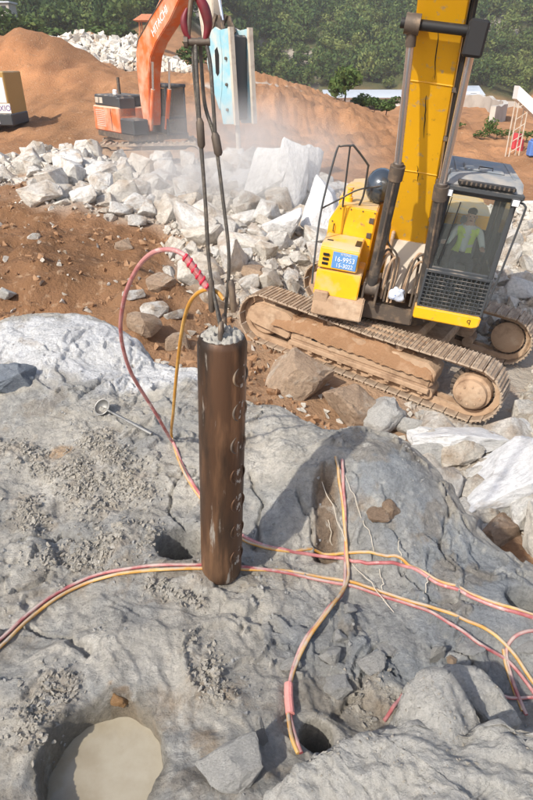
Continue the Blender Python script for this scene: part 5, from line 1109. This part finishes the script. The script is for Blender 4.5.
# ------------------------------------------------------------------ orange excavator with the breaker
def orange_excavator():
    root = thing('orange_excavator', 'orange excavator with a teal hydraulic breaker standing behind the rubble bank', 'excavator', (-5.42, 29.71, -1.65), math.radians(38))
    def B(b, n, m, p=root, **k): return b.build(n, m, p, **k)
    TR = Matrix.Rotation(math.radians(-30), 4, 'Z')
    for sd in (-1, 1):
        b = MB(); o_ = half_round(1.9, .47)+list(reversed(half_round(-1.9, .47))); i_ = half_round(1.9, .38)+list(reversed(half_round(-1.9, .38))); n = len(o_); y0, y1 = sd*1.3-.3, sd*1.3+.3
        vv = [(x, y, z) for y in (y0, y1) for (x, z) in o_]+[(x, y, z) for y in (y0, y1) for (x, z) in i_]; ff = []
        for i in range(n): j = (i+1) % n; ff += [(i, j, 2*n+j, 2*n+i), (n+i, 3*n+i, 3*n+j, n+j), (i, n+i, n+j, j), (2*n+i, 2*n+j, 3*n+j, 3*n+i)]
        b.add([TR @ Vector(v) for v in vv], ff); tr = B(b, 'track_belt', 'shoe')
        for (x, z, an) in track_loop(1.9, .47, 40, 0):
            b = MB(); b.box(-.05, .05, -.3, .3, 0, .05, .008, TR @ Matrix.Translation((x, sd*1.3, z)) @ Matrix.Rotation(an, 4, 'Y')); b.build('track_shoe', 'shoe', tr)
        b = MB(); b.prism([(-1.9, .35), (1.9, .35), (2.0, .5), (1.8, .7), (-1.8, .7), (-2., .5)], sd*1.3-.2, sd*1.3+.2, 1)
        b.v = [tuple(TR @ Vector(v)) for v in b.v]; B(b, 'track_frame', 'dusty')
        for x in (-1.9, 1.9):
            b = MB(); b.cyl(TR @ Vector((x, sd*1.3-.24, .5)), TR @ Vector((x, sd*1.3+.24, .5)), .33, n=22); B(b, 'track_wheel', 'dusty')
    b = MB(); b.box(-1.0, 1.0, -1.1, 1.1, .4, .85, .05); b.cyl((0, 0, .8), (0, 0, 1.1), .7, n=30); B(b, 'car_body', 'dusty')
    b = MB(); b.prism([(-1.42, -1.3), (1.3, -1.4), (1.34, 1.9), (.9, 2.7), (-.9, 2.7), (-1.42, 2.3)], 1.08, 1.32, 2); B(b, 'house_deck', 'grimy', bevel=.02)
    b = MB(); b.box(-1.44, .15, -.1, 2.5, 1.32, 2.36, .05); hs = B(b, 'side_body', 'orange')
    b = MB(); b.box(-1.36, .12, .1, 2.4, 2.36, 2.82, .05); tp = B(b, 'engine_hood', 'dark')
    for k in range(2):
        b = MB(); b.box(-1.372, -1.355, 1.55+k*.42, 1.88+k*.42, 2.46, 2.70, .005); b.build('hood_grille', 'tanst_steel', tp)
    for k in range(9):
        b = MB(); b.box(-1.455, -1.436, 1.25, 2.2, 1.52+k*.08, 1.56+k*.08, .005); b.build('louvre', 'tanst_steel', hs)
    b = MB(); b.box(-1.46, -1.435, .62, .63, 1.4, 2.3, .002); b.build('panel_seam', 'decal', hs)
    b = MB(); b.box(-1.40, -.65, -1.35, -.12, 1.32, 1.95, .05); B(b, 'toolbox', 'dark')
    b = MB(); b.box(-1.36, -.55, -.1, .2, 1.95, 2.75, .05); B(b, 'tank', 'dark')
    b = MB(); b.box(.2, 1.3, .4, 2.4, 1.32, 2.4, .05); B(b, 'left_body', 'orange')
    b = MB(); b.prism([(-1.4, 2.2), (1.3, 2.2), (.9, 2.95), (-.9, 2.95)], 1.3, 2.4, 2); B(b, 'counterweight', 'orange', bevel=.05)
    b = MB(); b.cyl((-.6, 1.3, 2.8), (-.6, 1.3, 3.5), .07, n=12); B(b, 'exhaust_pipe', 'grimy')
    b = MB(); b.box(-1.30, -1.16, .3, .55, 2.82, 3.05, .04); B(b, 'mirror_head', 'whitep')
    # cab
    b = MB(); X0, X1, Y0, Y1 = .2, 1.2, -1.47, .25
    for (x, y) in ((X0, Y0), (X1-.08, Y0), (X0, Y1-.08), (X1-.08, Y1-.08), (X0, -.5), (X1-.08, -.5)): b.box(x, x+.08, y, y+.08, 1.32, 3.12, .015)
    b.box(X0+.08, X1-.08, Y0, Y0+.05, 1.9, 1.98, .01); b.box(X0, X1, Y1-.05, Y1, 1.3, 2.3, .01); b.box(X0+.005, X0+.05, Y0+.08, Y1-.05, 1.32, 2.0, .01); b.box(X1-.05, X1-.005, Y0+.08, Y1-.05, 1.32, 2.0, .01); b.box(X0, X1, Y0, Y1, 1.25, 1.315, .01)
    cab = B(b, 'cab', 'dark')
    b = MB(); b.box(X0-.03, X1+.03, Y0-.06, Y1+.03, 3.12, 3.26, .04); b.build('roof', 'dark', cab)
    for (x0, x1, y0, y1, z0, z1) in ((X0+.08, X1-.08, Y0+.02, Y0+.026, 1.98, 3.1), (X0+.08, X1-.08, Y0+.02, Y0+.026, 1.34, 1.9), (X0+.02, X0+.026, Y0+.08, Y1-.08, 2.0, 3.1), (X1-.026, X1-.02, Y0+.08, Y1-.08, 2.0, 3.1)):
        b = MB(); b.box(x0, x1, y0, y1, z0, z1, .001); b.build('window_pane', 'glass', cab)
    b = MB(); b.box(.45, .95, -.8, -.3, 1.7, 1.85, .04); b.box(.46, .94, -.34, -.22, 1.8, 2.6, .04); b.box(.6, .8, -.7, -.4, 1.3, 1.7, .02); b.build('seat', 'seat', cab)
    # boom, cylinders, arm
    b = MB(); b.prism([(-.45, 1.62), (-.30, 2.6), (-.26, 3.9), (-.36, 4.5), (-.66, 4.9), (-1.3, 5.25), (-2.9, 6.12), (-4.7, 7.2), (-5.0, 6.95), (-4.4, 6.3), (-3.3, 5.45), (-2.1, 4.75), (-1.55, 4.25), (-1.25, 3.5), (-1.08, 2.2), (-.95, 1.65)], -.42, .16, 0); boom = B(b, 'boom', 'orange', bevel=.03)
    X_ = Vector((0, -math.cos(.56), math.sin(.56))); Z_ = Vector((-1, 0, 0)); Y_ = Z_.cross(X_); ml = Matrix((X_, Y_, Z_)).transposed().to_4x4(); ml.translation = (-.424, -2.55, 5.46)
    lt = letters('HITACHI', .40, 'letter', boom, (0, 0, 0), (0, 0, 0)); lt.matrix_local = ml @ Matrix.Diagonal((.98, 1, 1, 1))
    for x in (-.52, .26):
        b = MB(); b.cyl((x, -1.25, 1.5), (x, -1.75, 3.1), .09, n=12); cy = B(b, 'boom_cylinder', 'orange'); b = MB(); b.cyl((x, -1.75, 3.1), (x, -1.9, 4.1), .05, n=10); b.build('rod', 'chrome', cy)
    b = MB(); b.cyl((-.13, -.9, 5.15), (-.13, -2.9, 6.5), .10, n=12); b.cyl((-.13, -2.9, 6.5), (-.13, -4.2, 7.4), .055, n=10); B(b, 'arm_cylinder', 'orange')
    for k in range(3):
        b = MB(); b.tube(spline([(-.3+.12*k, -.4, 3.2), (-.3+.12*k, -.25, 4.6), (-.3+.12*k, -.9, 5.2), (-.3+.12*k, -2.6, 6.15), (-.3+.12*k, -3.6, 6.8)], 5), .025, 6); B(b, 'boom_hose', 'grimy')
    b = MB(); b.prism([(-4.6, 7.3), (-5.1, 7.9), (-5.9, 7.3), (-6.2, 5.9), (-6.15, 5.0), (-5.75, 4.45), (-5.45, 4.7), (-5.2, 6.0)], -.34, .08, 0); B(b, 'arm', 'tanst_steel', bevel=.03)
    b = MB(); b.cyl((-.13, -5.6, 7.9), (-.13, -6.25, 6.2), .085, n=12); bc = B(b, 'bucket_cylinder', 'grimy'); b = MB(); b.cyl((-.13, -6.25, 6.2), (-.13, -6.5, 5.35), .05, n=10); b.build('rod', 'chrome', bc)
    for x in (-.36, .06):
        b = MB(); b.prism([(-6.35, 5.45), (-6.6, 5.5), (-6.95, 5.0), (-6.75, 4.85)], x, x+.06, 0); b.prism([(-5.75, 4.6), (-5.85, 4.4), (-6.55, 5.5), (-6.40, 5.55)], x-.07, x-.01, 0); B(b, 'bucket_link', 'grimy')
    # breaker: two side plates, dark body between, chisel
    for x in (-.50, .30):
        b = MB(); b.prism([(-6.85, 5.05), (-7.42, 5.1), (-7.62, 2.15), (-6.85, 2.1), (-6.62, 2.9), (-6.75, 3.8)], x, x+.07, 0); pl = B(b, 'breaker_side_plate', 'teal', bevel=.012)
        b = MB(); b.prism([(-7.38, 5.12), (-7.50, 5.12), (-7.72, 2.13), (-7.60, 2.13)], x-.05, x+.12, 0); b.build('plate_rim', 'tanst_steel', pl)
        b = MB(); b.prism([(-6.55, 5.15), (-6.85, 5.05), (-6.95, 4.2), (-6.86, 3.2), (-6.66, 2.55), (-6.22, 3.3), (-5.95, 4.1), (-6.05, 4.6), (-6.3, 5.05)], x-.012, x+.08, 0); br = B(b, 'breaker_bracket', 'teal', bevel=.012)
        b = MB(); b.prism([(-6.50, 4.45), (-6.66, 4.55), (-6.76, 4.3), (-6.74, 3.75), (-6.62, 3.65), (-6.52, 3.75)], x-.02, x+.088, 0); b.build('slot', 'decal', br)
    b = MB(); b.box(-.42, .29, -7.35, -6.9, 2.25, 4.9, .06); B(b, 'breaker_body', 'dark')
    for z in (2.6, 3.4, 4.2):
        for x in (-.57, .375):
            b = MB(); b.cyl((x, -7.2, z), (x+.06, -7.2, z), .05, n=8); B(b, 'bolt', 'grimy')
    b = MB(); b.tube([(-.07, -7.15, 2.3), (-.07, -7.2, 1.3), (-.07, -7.22, .85)], [.09, .09, .03], 14); B(b, 'chisel', 'tanst_steel')
    return root
orange_excavator()

# ------------------------------------------------------------------ far things
def far_things():
    rs = random.Random(4)
    # machine cut by the left edge of the photo
    g = Hg(6, 132); t = thing('ochre_loader', 'ochre yellow machine with a white panel and purple lettering beside the dirt mound', 'loader', tuple(g))
    d = project(g)[2]; u = d/FPX                       # metres per photo pixel there
    b = MB(); b.box(-4.2, .28*2, -.1, 2.6, .75, 3.15, .06); b.build('body', 'brownm', t)
    b = MB(); b.box(-.25, .45, -.12, -.095, 1.55, 2.85, .01); b.build('white_panel', 'whitep', t)
    b = MB(); b.box(-.30, .60, -.125, -.10, 1.0, 1.52, .01); lp = b.build('letter_panel', 'whitep', t)
    letters('DXIO', .42, 'letterp', lp, (.14, -.13, 1.26), (math.pi/2, 0, 0), sx=.9)
    b = MB(); b.box(-.28, .62, -.2, 2.5, .35, .98, .05); b.build('bumper', 'dark', t)
    b = MB(); P = [(-.95+.75*math.cos(a), .15+1.05*math.sin(a)+.3) for a in [math.pi*k/10 for k in range(11)]]; b.tube([(x, -.18, z) for x, z in P], .09, 8); b.build('fender', 'whitep', t)
    for x in (-1.0, -3.2):
        b = MB(); b.cyl((x, -.25, .62), (x, .35, .62), .62, n=28); w_ = b.build('wheel', 'black', t); b = MB(); b.cyl((x, -.27, .62), (x, -.2, .62), .3, n=20); b.build('rim', 'brownm', w_)
    b = MB(); b.box(-.9, -.15, .2, .9, 3.15, 3.9, .05); b.build('exhaust_box', 'dark', t)
    # works building in the valley
    g = at_y(400, 100, 205); gz = Hs(g[0], 205); t = thing('factory_shed', 'long low pale metal roofed works building at the foot of the forest', 'building', (g[0], 205, gz))
    L_ = 23; b = MB(); b.box(-L_, L_, -5, 7, 0, g[2]-gz+1.0, .05); wl = b.build('wall', 'whitep', t); zt = g[2]-gz+1.0
    for k in range(9):
        x = -L_+2+k*5; b = MB(); b.box(x, x+2.6, -5.06, -4.98, zt-1.9, zt-.6, .02); b.build('window', 'winb', wl)
    b = MB(); b.prism([(-6.5, zt-.1), (1, zt+1.8), (8, zt-.1), (1, zt+1.4)], -L_-1, L_*.1, 0); b.build('roof', 'roofw', t)
    b = MB(); b.prism([(-6.8, zt+.6), (1, zt+2.9), (8, zt+.6), (1, zt+2.4)], L_*.1+.1, L_+1, 0); b.build('roof', 'roofw', t)
    b = MB(); b.box(L_*.1+.3, L_-.5, -5.4, 6, zt-.1, zt+1.5, .05); b.build('clerestory', 'whitep', t)
    for k in range(6):
        b = MB(); x = L_*.1+1.5+k*3.2; b.box(x, x+1.8, -5.46, -5.38, zt+.3, zt+1.1, .02); b.build('window', 'winb', wl)
    # silver pickup on the far road
    g = Hg(470, 101); g = at_y(470, 100, 118); gz = Hs(g[0], 118); t = thing('parked_pickup', 'small silver pickup parked on the road by the concrete wall', 'car', (g[0], 118, gz), .15)
    b = MB(); b.prism([(-2.3, .45), (2.3, .45), (2.35, .95), (1.3, 1.05), (-2.35, 1.05)], -.85, .85, 1); bd = b.build('body', 'carp', t, bevel=.06)
    b = MB(); b.prism([(-.7, 1.05), (1.25, 1.05), (.6, 1.7), (-.55, 1.7)], -.75, .75, 1); cb = b.build('cabin', 'carp', t, bevel=.06)
    b = MB(); b.prism([(-.55, 1.12), (1.0, 1.12), (.5, 1.6), (-.48, 1.6)], -.765, -.745, 1); b.build('side_window', 'winb', cb)
    for x in (-1.5, 1.5):
        for y in (-.8, .8):
            b = MB(); b.cyl((x, y-.12, .36), (x, y+.12, .36), .36, n=18); b.build('wheel', 'black', t)
    # curved concrete kerb wall at the far yard
    P = [Hg(440, 124), Hg(455, 122), Hg(472, 116), Hg(474, 107)]; P = [np.array([p[0], p[1], Hs(p[0], p[1])]) for p in P]
    def wall(path, h, th, name, label, m='concrete'):
        S_ = spline(path, 6); b = MB(); vv = []; ff = []; n = len(S_)
        for i, p in enumerate(S_):
            tg = S_[min(i+1, n-1)]-S_[max(i-1, 0)]; nn = np.array([-tg[1], tg[0]])/math.hypot(tg[0], tg[1])*th/2; z0 = Hs(p[0], p[1])
            vv += [(p[0]-nn[0], p[1]-nn[1], z0-.5), (p[0]-nn[0], p[1]-nn[1], z0+h), (p[0]+nn[0], p[1]+nn[1], z0+h), (p[0]+nn[0], p[1]+nn[1], z0-.5)]
        for i in range(n-1):
            for k in range(4): k2 = (k+1) % 4; ff.append((i*4+k, i*4+k2, i*4+4+k2, i*4+4+k))
        ff += [(0, 1, 2, 3), tuple((n-1)*4+k for k in (3, 2, 1, 0))]; b.add(vv, ff); return tag(b.build(name, m), label, 'wall')
    wall([np.array([22, 64, 0]), np.array([26, 72, 0]), np.array([31, 92, 0]), np.array([30, 106, 0])], 1.6, .5, 'concrete_wall', 'pale curved concrete wall bordering the far yard behind the cab')
    wall([np.array([32, 110, 0]), np.array([45, 112, 0]), np.array([62, 110, 0])], 1.1, .5, 'retaining_wall', 'low grey concrete wall running along the foot of the forest')
    # white conveyor boom at the right edge and its mast
    g = at_y(517, 99, 40); t = thing('conveyor', 'white conveyor boom jutting into the yard on a lattice mast', 'conveyor', (g[0], 40, Hs(g[0]-1, 40)))
    o_ = np.array([g[0], 40, Hs(g[0]-1, 40)]); a_ = at_y(515, 96, 40)-o_; c_ = at_y(575, 148, 38)-o_
    b = MB(); dv = c_-a_
    b.add([a_+np.array(q) for q in ((0, -.4, -.15), (0, .4, -.15), (0, .4, .55), (0, -.4, .55))]+[c_+np.array(q) for q in ((0, -.4, -.35), (0, .4, -.35), (0, .4, .35), (0, -.4, .35))], [(3, 2, 1, 0), (4, 5, 6, 7), (0, 1, 5, 4), (1, 2, 6, 5), (2, 3, 7, 6), (3, 0, 4, 7)]); b.build('boom', 'whitep', t)
    m0 = a_+dv*.12
    for (dx, dy) in ((-.3, -.3), (.3, -.3), (-.3, .3), (.3, .3)):
        b = MB(); b.cyl((m0[0]+dx, m0[1]+dy, -.3), (m0[0]+dx, m0[1]+dy, m0[2]), .04, n=6); b.build('mast_leg', 'tanst_steel', t)
    for k in range(5):
        z = m0[2]*(k+.5)/5; b = MB(); b.cyl((m0[0]-.3, m0[1]-.3, z), (m0[0]+.3, m0[1]-.3, z+.4), .025, n=5); b.build('brace', 'tanst_steel', t)
    for k, (px, py) in enumerate(((513.5, 149), (518.5, 151))):
        g = Hg(px, py); b = MB(); h = .95 if k == 0 else .7; b.lathe([(0, 0), (.26, 0), (.28, .02), (.28, h*.33), (.295, h*.35), (.28, h*.37), (.28, h*.66), (.295, h*.68), (.28, h*.7), (.28, h-.02), (.26, h), (0, h)], n=20); o = b.build('red_drum', 'barrelr'); o.location = g; o.rotation_euler = (0, .12*(1-2*k), 0)
        tag(o, ['taller red drum standing in the dirt beyond the cab roof', 'shorter red drum beside the taller one beyond the cab roof'][k], 'drum')
    g = Hg(532, 156); b = MB(); b.box(-.3, .3, -.3, .3, 0, .85, .06); b.box(-.22, .22, -.22, .22, .85, .95, .03); o = b.build('blue_bin', 'bluep'); o.location = g; tag(o, 'blue plastic bin at the edge of the far yard', 'bin')
    # shrubs and trees
    rn = np.random.RandomState(8)
    def tree(px, py, y, h, w_, label, name='broadleaf_tree', m='leaf', tint=.3, cat='tree', nl=420):
        g = at_y(px, py, y) if y else Hg(px, py); gz = Hs(g[0], g[1]); t = thing(name, label, cat, (g[0], g[1], gz))
        q, tt = crown_proto(rn, nl, leaf=.075, lobes=9); me = forest_mesh('crown', np.array([[0, 0, 0.]]), np.array([[w_, w_, h]]), rn, [(q, tt)], [tint]); link('crown', me, m, t)
        b = MB(); b.tube(spline([(0, 0, -.2), (.03*h, 0, h*.25), (0, .02*h, h*.55), (.02*h, 0, h*.8)], 4), [h*.03*(1-.8*k/12) for k in range(13)], 7)
        for k in range(4):
            a = k*1.6+rn.rand(); b.tube([(0, 0, h*(.3+.08*k)), (w_*.22*math.cos(a), w_*.22*math.sin(a), h*(.5+.09*k))], [h*.014, h*.005], 5)
        b.build('trunk', 'bark', t)
    tree(344, 103, 66, 3.4, 3.6, 'bushy green tree at the end of the dirt ridge', tint=.35, nl=700)
    tree(362, 110, 68, 1.6, 3.2, 'low round shrub just past the ridge tree', 'shrub', 'leaf', .3, 'shrub'); tree(374, 111, 66, 1.5, 2.4, 'small shrub before the works building', 'shrub', 'leaf', .25, 'shrub'); tree(386, 112, 64, 1.8, 2.6, 'shrub beside the left boom cylinder, before the works building', 'shrub', 'leaf', .25, 'shrub')
    tree(488, 139, None, 1.6, 1.0, 'upright leafy shrub in the far yard', 'shrub', 'leaf2', .45, 'shrub', 300)
    for k, (px, py, lab) in enumerate([(480, 140, 'leafy plant at the left end of the planted strip'), (496, 139, 'leafy plant right of the upright shrub'), (505, 139, 'leafy plant nearer the drums in the planted strip'), (526, 141, 'leafy plant beyond the red drums'), (457, 129, 'sparse shrub on the dirt by the boom')]): tree(px, py, None, .7, 1.6, lab, 'leafy_plant', 'leaf2', .4, 'plant', 160)
    tree(200, 60, 100, 4, 6, 'dark tree behind the orange boom', tint=.2, nl=500); tree(30, 48, 110, 4.5, 7, 'rounded tree on the rise behind the dirt mound', tint=.35, nl=500); tree(95, 44, 120, 4.5, 7, 'spreading tree above the white quarry face', tint=.3, nl=500); tree(60, 46, 118, 4.0, 7, 'low tree behind the crest of the dirt mound', tint=.25, nl=500)
    tree(8, 50, 105, 5.5, 6, 'tall tree behind the left shoulder of the dirt mound', tint=.15, nl=500)
    tree(125, 45, 150, 5, 8, 'tree on the rise beside the pavilion', tint=.2, nl=500)
    # house and pavilion on the hill
    g = at_y(6, 24, 175); gz = Hs(g[0], 175); hgt = max(g[2]-gz, .5); t = thing('hill_house', 'grey two storey house among the trees on the hill', 'house', (g[0], 175, gz))
    b = MB(); b.box(-3.2, 2.2, -2, 3, 0, hgt+4.2, .05); wl = b.build('wall', 'concrete', t); b = MB(); b.box(-3.6, 2.6, -2.4, 3.4, hgt+4.2, hgt+4.6, .05); b.build('roof', 'roofw', t)
    for (x, z) in ((-2.2, hgt+.6), (.4, hgt+.6), (-2.2, hgt+2.6), (.4, hgt+2.6)):
        b = MB(); b.box(x, x+1.1, -2.06, -1.98, z, z+1.1, .02); b.build('window', 'winb', wl)
    g = at_y(150, 30, 140); gz = Hs(g[0], 140); hgt = max(g[2]-gz, .5); t = thing('pavilion', 'small pavilion with an orange tiled roof on the rise behind the quarry', 'pavilion', (g[0], 140, gz))
    for (x, y) in ((-1.8, -1.3), (1.8, -1.3), (-1.8, 1.3), (1.8, 1.3)):
        b = MB(); b.cyl((x, y, 0), (x, y, hgt+1.4), .14, n=10); b.build('pillar', 'tile', t)
    b = MB(); zt = hgt+1.4; b.add([(-2.9, -2.2, zt+.15), (2.9, -2.2, zt+.15), (2.9, 2.2, zt+.15), (-2.9, 2.2, zt+.15), (-1.4, 0, zt+1.3), (1.4, 0, zt+1.3), (-2.5, -1.8, zt), (2.5, -1.8, zt), (2.5, 1.8, zt), (-2.5, 1.8, zt)], [(0, 1, 5, 4), (1, 2, 5), (2, 3, 4, 5), (3, 0, 4), (0, 6, 7, 1), (1, 7, 8, 2), (2, 8, 9, 3), (3, 9, 6, 0), (6, 9, 8, 7)]); b.build('roof', 'tile', t)
    # shattered white rock of the quarry face
    n = 1500; x = rn.uniform(-26, -8, n); y = rn.uniform(67, 80, n); ok = pale_mask(x, y) > .5; x, y = x[ok], y[ok]; z = H(x, y); pro = [hull_mesh(300+k, 9, box=.5, jit=.35) for k in range(10)]; V = []; Fc = []; nv = 0
    dat = []
    for me in pro:
        co = np.empty(len(me.vertices)*3, np.float32); me.vertices.foreach_get('co', co); dat.append((co.reshape(-1, 3), [tuple(p.vertices) for p in me.polygons]))
    for i in range(len(x)):
        co, fs = dat[rn.randint(10)]; m_ = np.array(Matrix.Rotation(rn.rand()*6.28, 3, 'Z') @ Matrix.Rotation(rn.uniform(-1, 1), 3, 'X')); s = np.clip(rn.lognormal(-.3, .4), .3, 1.8)*np.array([1, .7, .8]); V.append((co*s) @ m_.T+np.array([x[i], y[i], z[i]+.15])); Fc += [tuple(v+nv for v in f) for f in fs]; nv += len(co)
    me = bpy.data.meshes.new('quarry_shards'); me.from_pydata(np.concatenate(V).tolist(), [], Fc); me.update(); smooth_by_angle(me, math.radians(15)); tag(link('quarry_shards', me, 'rubble2'), 'shattered white rock covering the far quarry face', 'rubble', kind='stuff')
far_things()

# ------------------------------------------------------------------ crumbs and clods
def scatter(name, x, y, z, s0, s1, m, label, cat, seed, flat=.8, sink=.1):
    rs = np.random.RandomState(seed); pro = [hull_mesh(400+seed*20+k, 9, box=.35, jit=.35) for k in range(10)]; dat = []
    for me in pro:
        co = np.empty(len(me.vertices)*3, np.float32); me.vertices.foreach_get('co', co); dat.append((co.reshape(-1, 3), np.array([tuple(p.vertices) for p in me.polygons if len(p.vertices) == 3], int)))
    V = []; Fc = []; nv = 0; sz = s0*(s1/s0)**(rs.rand(len(x))**1.8)
    for i in range(len(x)):
        co, fs = dat[rs.randint(10)]; a = rs.uniform(0, 6.28); ca, sa = math.cos(a), math.sin(a); R_ = np.array([[ca, -sa*.75, 0], [sa, ca*.75, 0], [0, 0, flat]]); V.append(co @ R_.T*sz[i]+np.array([x[i], y[i], z[i]+sz[i]*(.5-.3-sink)])); Fc.append(fs+nv); nv += len(co)
    me = np_mesh(name, np.concatenate(V), np.concatenate(Fc)); smooth_by_angle(me, math.radians(20)); return tag(link(name, me, m), label, cat, kind='stuff')
def crumbs():
    rs = np.random.RandomState(31); X = []; Y = []
    for a, b, wd in CRUMB:
        n = int(1500*(wd/.1)*max(.4, math.hypot(b[0]-a[0], b[1]-a[1])/.4)); t = rs.rand(n)*1.2-.1; q = rs.normal(0, wd*.62, (n, 2)); X.append(a[0]+(b[0]-a[0])*t+q[:, 0]); Y.append(a[1]+(b[1]-a[1])*t+q[:, 1])
    x, y = np.concatenate(X), np.concatenate(Y); k = fbm(x*6, y*6, 3, 78) < .25; x, y = x[k], y[k]
    scatter('crumbled_rock', x, y, HR(x, y), .007, .040, 'crumb', 'crumbled grey-brown rock waste lying in streaks on the bench', 'rock waste', 1)
    n = 12000; x = rs.uniform(-2.4, 2.0, n); y = rs.uniform(1., 4.4, n); k = (fbm(x*1.6, y*1.6, 3, 95)+.25*rs.randn(n) > .30) & (sdist(x, y, EDGE) > .05); x, y = x[k], y[k]
    scatter('rock_grit', x, y, HR(x, y), .005, .026, 'greyst', 'loose grey grit scattered over the rock bench', 'grit', 2)
    n = 5200; th = rs.uniform(-.62, .12, n); r = np.exp(rs.uniform(math.log(7), math.log(26), n)); x, y = r*np.sin(th), r*np.cos(th); k = (pale_mask(x, y) < .5) & (fbm(x*.7, y*.7, 3, 96)+.2*rs.randn(n) > .0) & (sdist(x, y, EDGE) < -.4); x, y = x[k], y[k]
    scatter('mud_clods', x, y, H(x, y), .04, .26, 'mud', 'brown mud clods lying over the churned slope', 'mud', 3)
crumbs()
def boulder_grit():
    dg = bpy.context.evaluated_depsgraph_get(); rs = np.random.RandomState(77); P = []
    bpy.context.view_layer.update()
    for _ in range(2600):
        x, y = rs.uniform(-.1, 1.1), rs.uniform(.9, 1.6)
        if perlin(np.array([x*5]), np.array([y*5]), 3)[0]+.3*rs.randn() < .25: continue
        hit, loc, nr, i_, ob, mt = scene.ray_cast(dg, Vector((x, y, 1.2)), Vector((0, 0, -1)))
        if hit and ob.name.startswith('boulder') and nr.z > .6: P.append(loc)
    if P:
        P = np.array(P); scatter('boulder_grit', P[:, 0], P[:, 1], P[:, 2], .004, .018, 'crumb', 'loose crumbs lying on the broad dusty boulder', 'grit', 5)
boulder_grit()
# ------------------------------------------------------------------ dust thrown up by the breaker
def dust_cloud():
    o = lumpy('dust_cloud', (0, 0, 0), (1, 1, 1), 2, .1, 3); o.scale = (5.2, 5.5, 2.6); o.location = (-1.0, 18.6, -.1)
    m = bpy.data.materials.new('dust'); m.use_nodes = True; nt = m.node_tree; N = nt.nodes; L = nt.links; N.remove(N['Principled BSDF'])
    v = N.new('ShaderNodeVolumePrincipled'); v.inputs['Color'].default_value = (.97, .95, .92, 1); v.inputs['Anisotropy'].default_value = .2
    tc = N.new('ShaderNodeTexCoord'); ln = N.new('ShaderNodeVectorMath'); ln.operation = 'LENGTH'; L.new(tc.outputs['Object'], ln.inputs[0])
    mr = N.new('ShaderNodeMapRange'); mr.interpolation_type = 'SMOOTHSTEP'; mr.inputs[1].default_value = .95; mr.inputs[2].default_value = .1; L.new(ln.outputs['Value'], mr.inputs[0])
    nz = N.new('ShaderNodeTexNoise'); nz.inputs['Scale'].default_value = 1.7; nz.inputs['Detail'].default_value = 2; L.new(tc.outputs['Object'], nz.inputs['Vector'])
    m2 = N.new('ShaderNodeMapRange'); m2.inputs[1].default_value = .36; m2.inputs[2].default_value = .66; L.new(nz.outputs['Fac'], m2.inputs[0])
    mu = N.new('ShaderNodeMath'); mu.operation = 'MULTIPLY'; L.new(mr.outputs[0], mu.inputs[0]); L.new(m2.outputs[0], mu.inputs[1])
    m3 = N.new('ShaderNodeMath'); m3.operation = 'MULTIPLY'; m3.inputs[1].default_value = .5; L.new(mu.outputs[0], m3.inputs[0]); L.new(m3.outputs[0], v.inputs['Density'])
    L.new(v.outputs[0], N['Material Output'].inputs['Volume']); o.data.materials.append(m)
    tag(o, 'pale dust cloud hanging over the rubble round the breaker chisel', 'dust', kind='stuff')
dust_cloud()

def haze_box():
    b = MB(); b.box(-800, 800, -800, 860, -40, 260, .01); o = b.build('haze', None)
    m = bpy.data.materials.new('haze_air'); m.use_nodes = True; nt = m.node_tree; nt.nodes.remove(nt.nodes['Principled BSDF']); v = nt.nodes.new('ShaderNodeVolumePrincipled')
    v.inputs['Color'].default_value = (.90, .93, .97, 1); v.inputs['Density'].default_value = .00045; v.inputs['Anisotropy'].default_value = .3
    nt.links.new(v.outputs[0], nt.nodes['Material Output'].inputs['Volume']); o.data.materials.append(m); tag(o, 'thin pale haze filling the valley air', 'haze', kind='stuff')
haze_box()
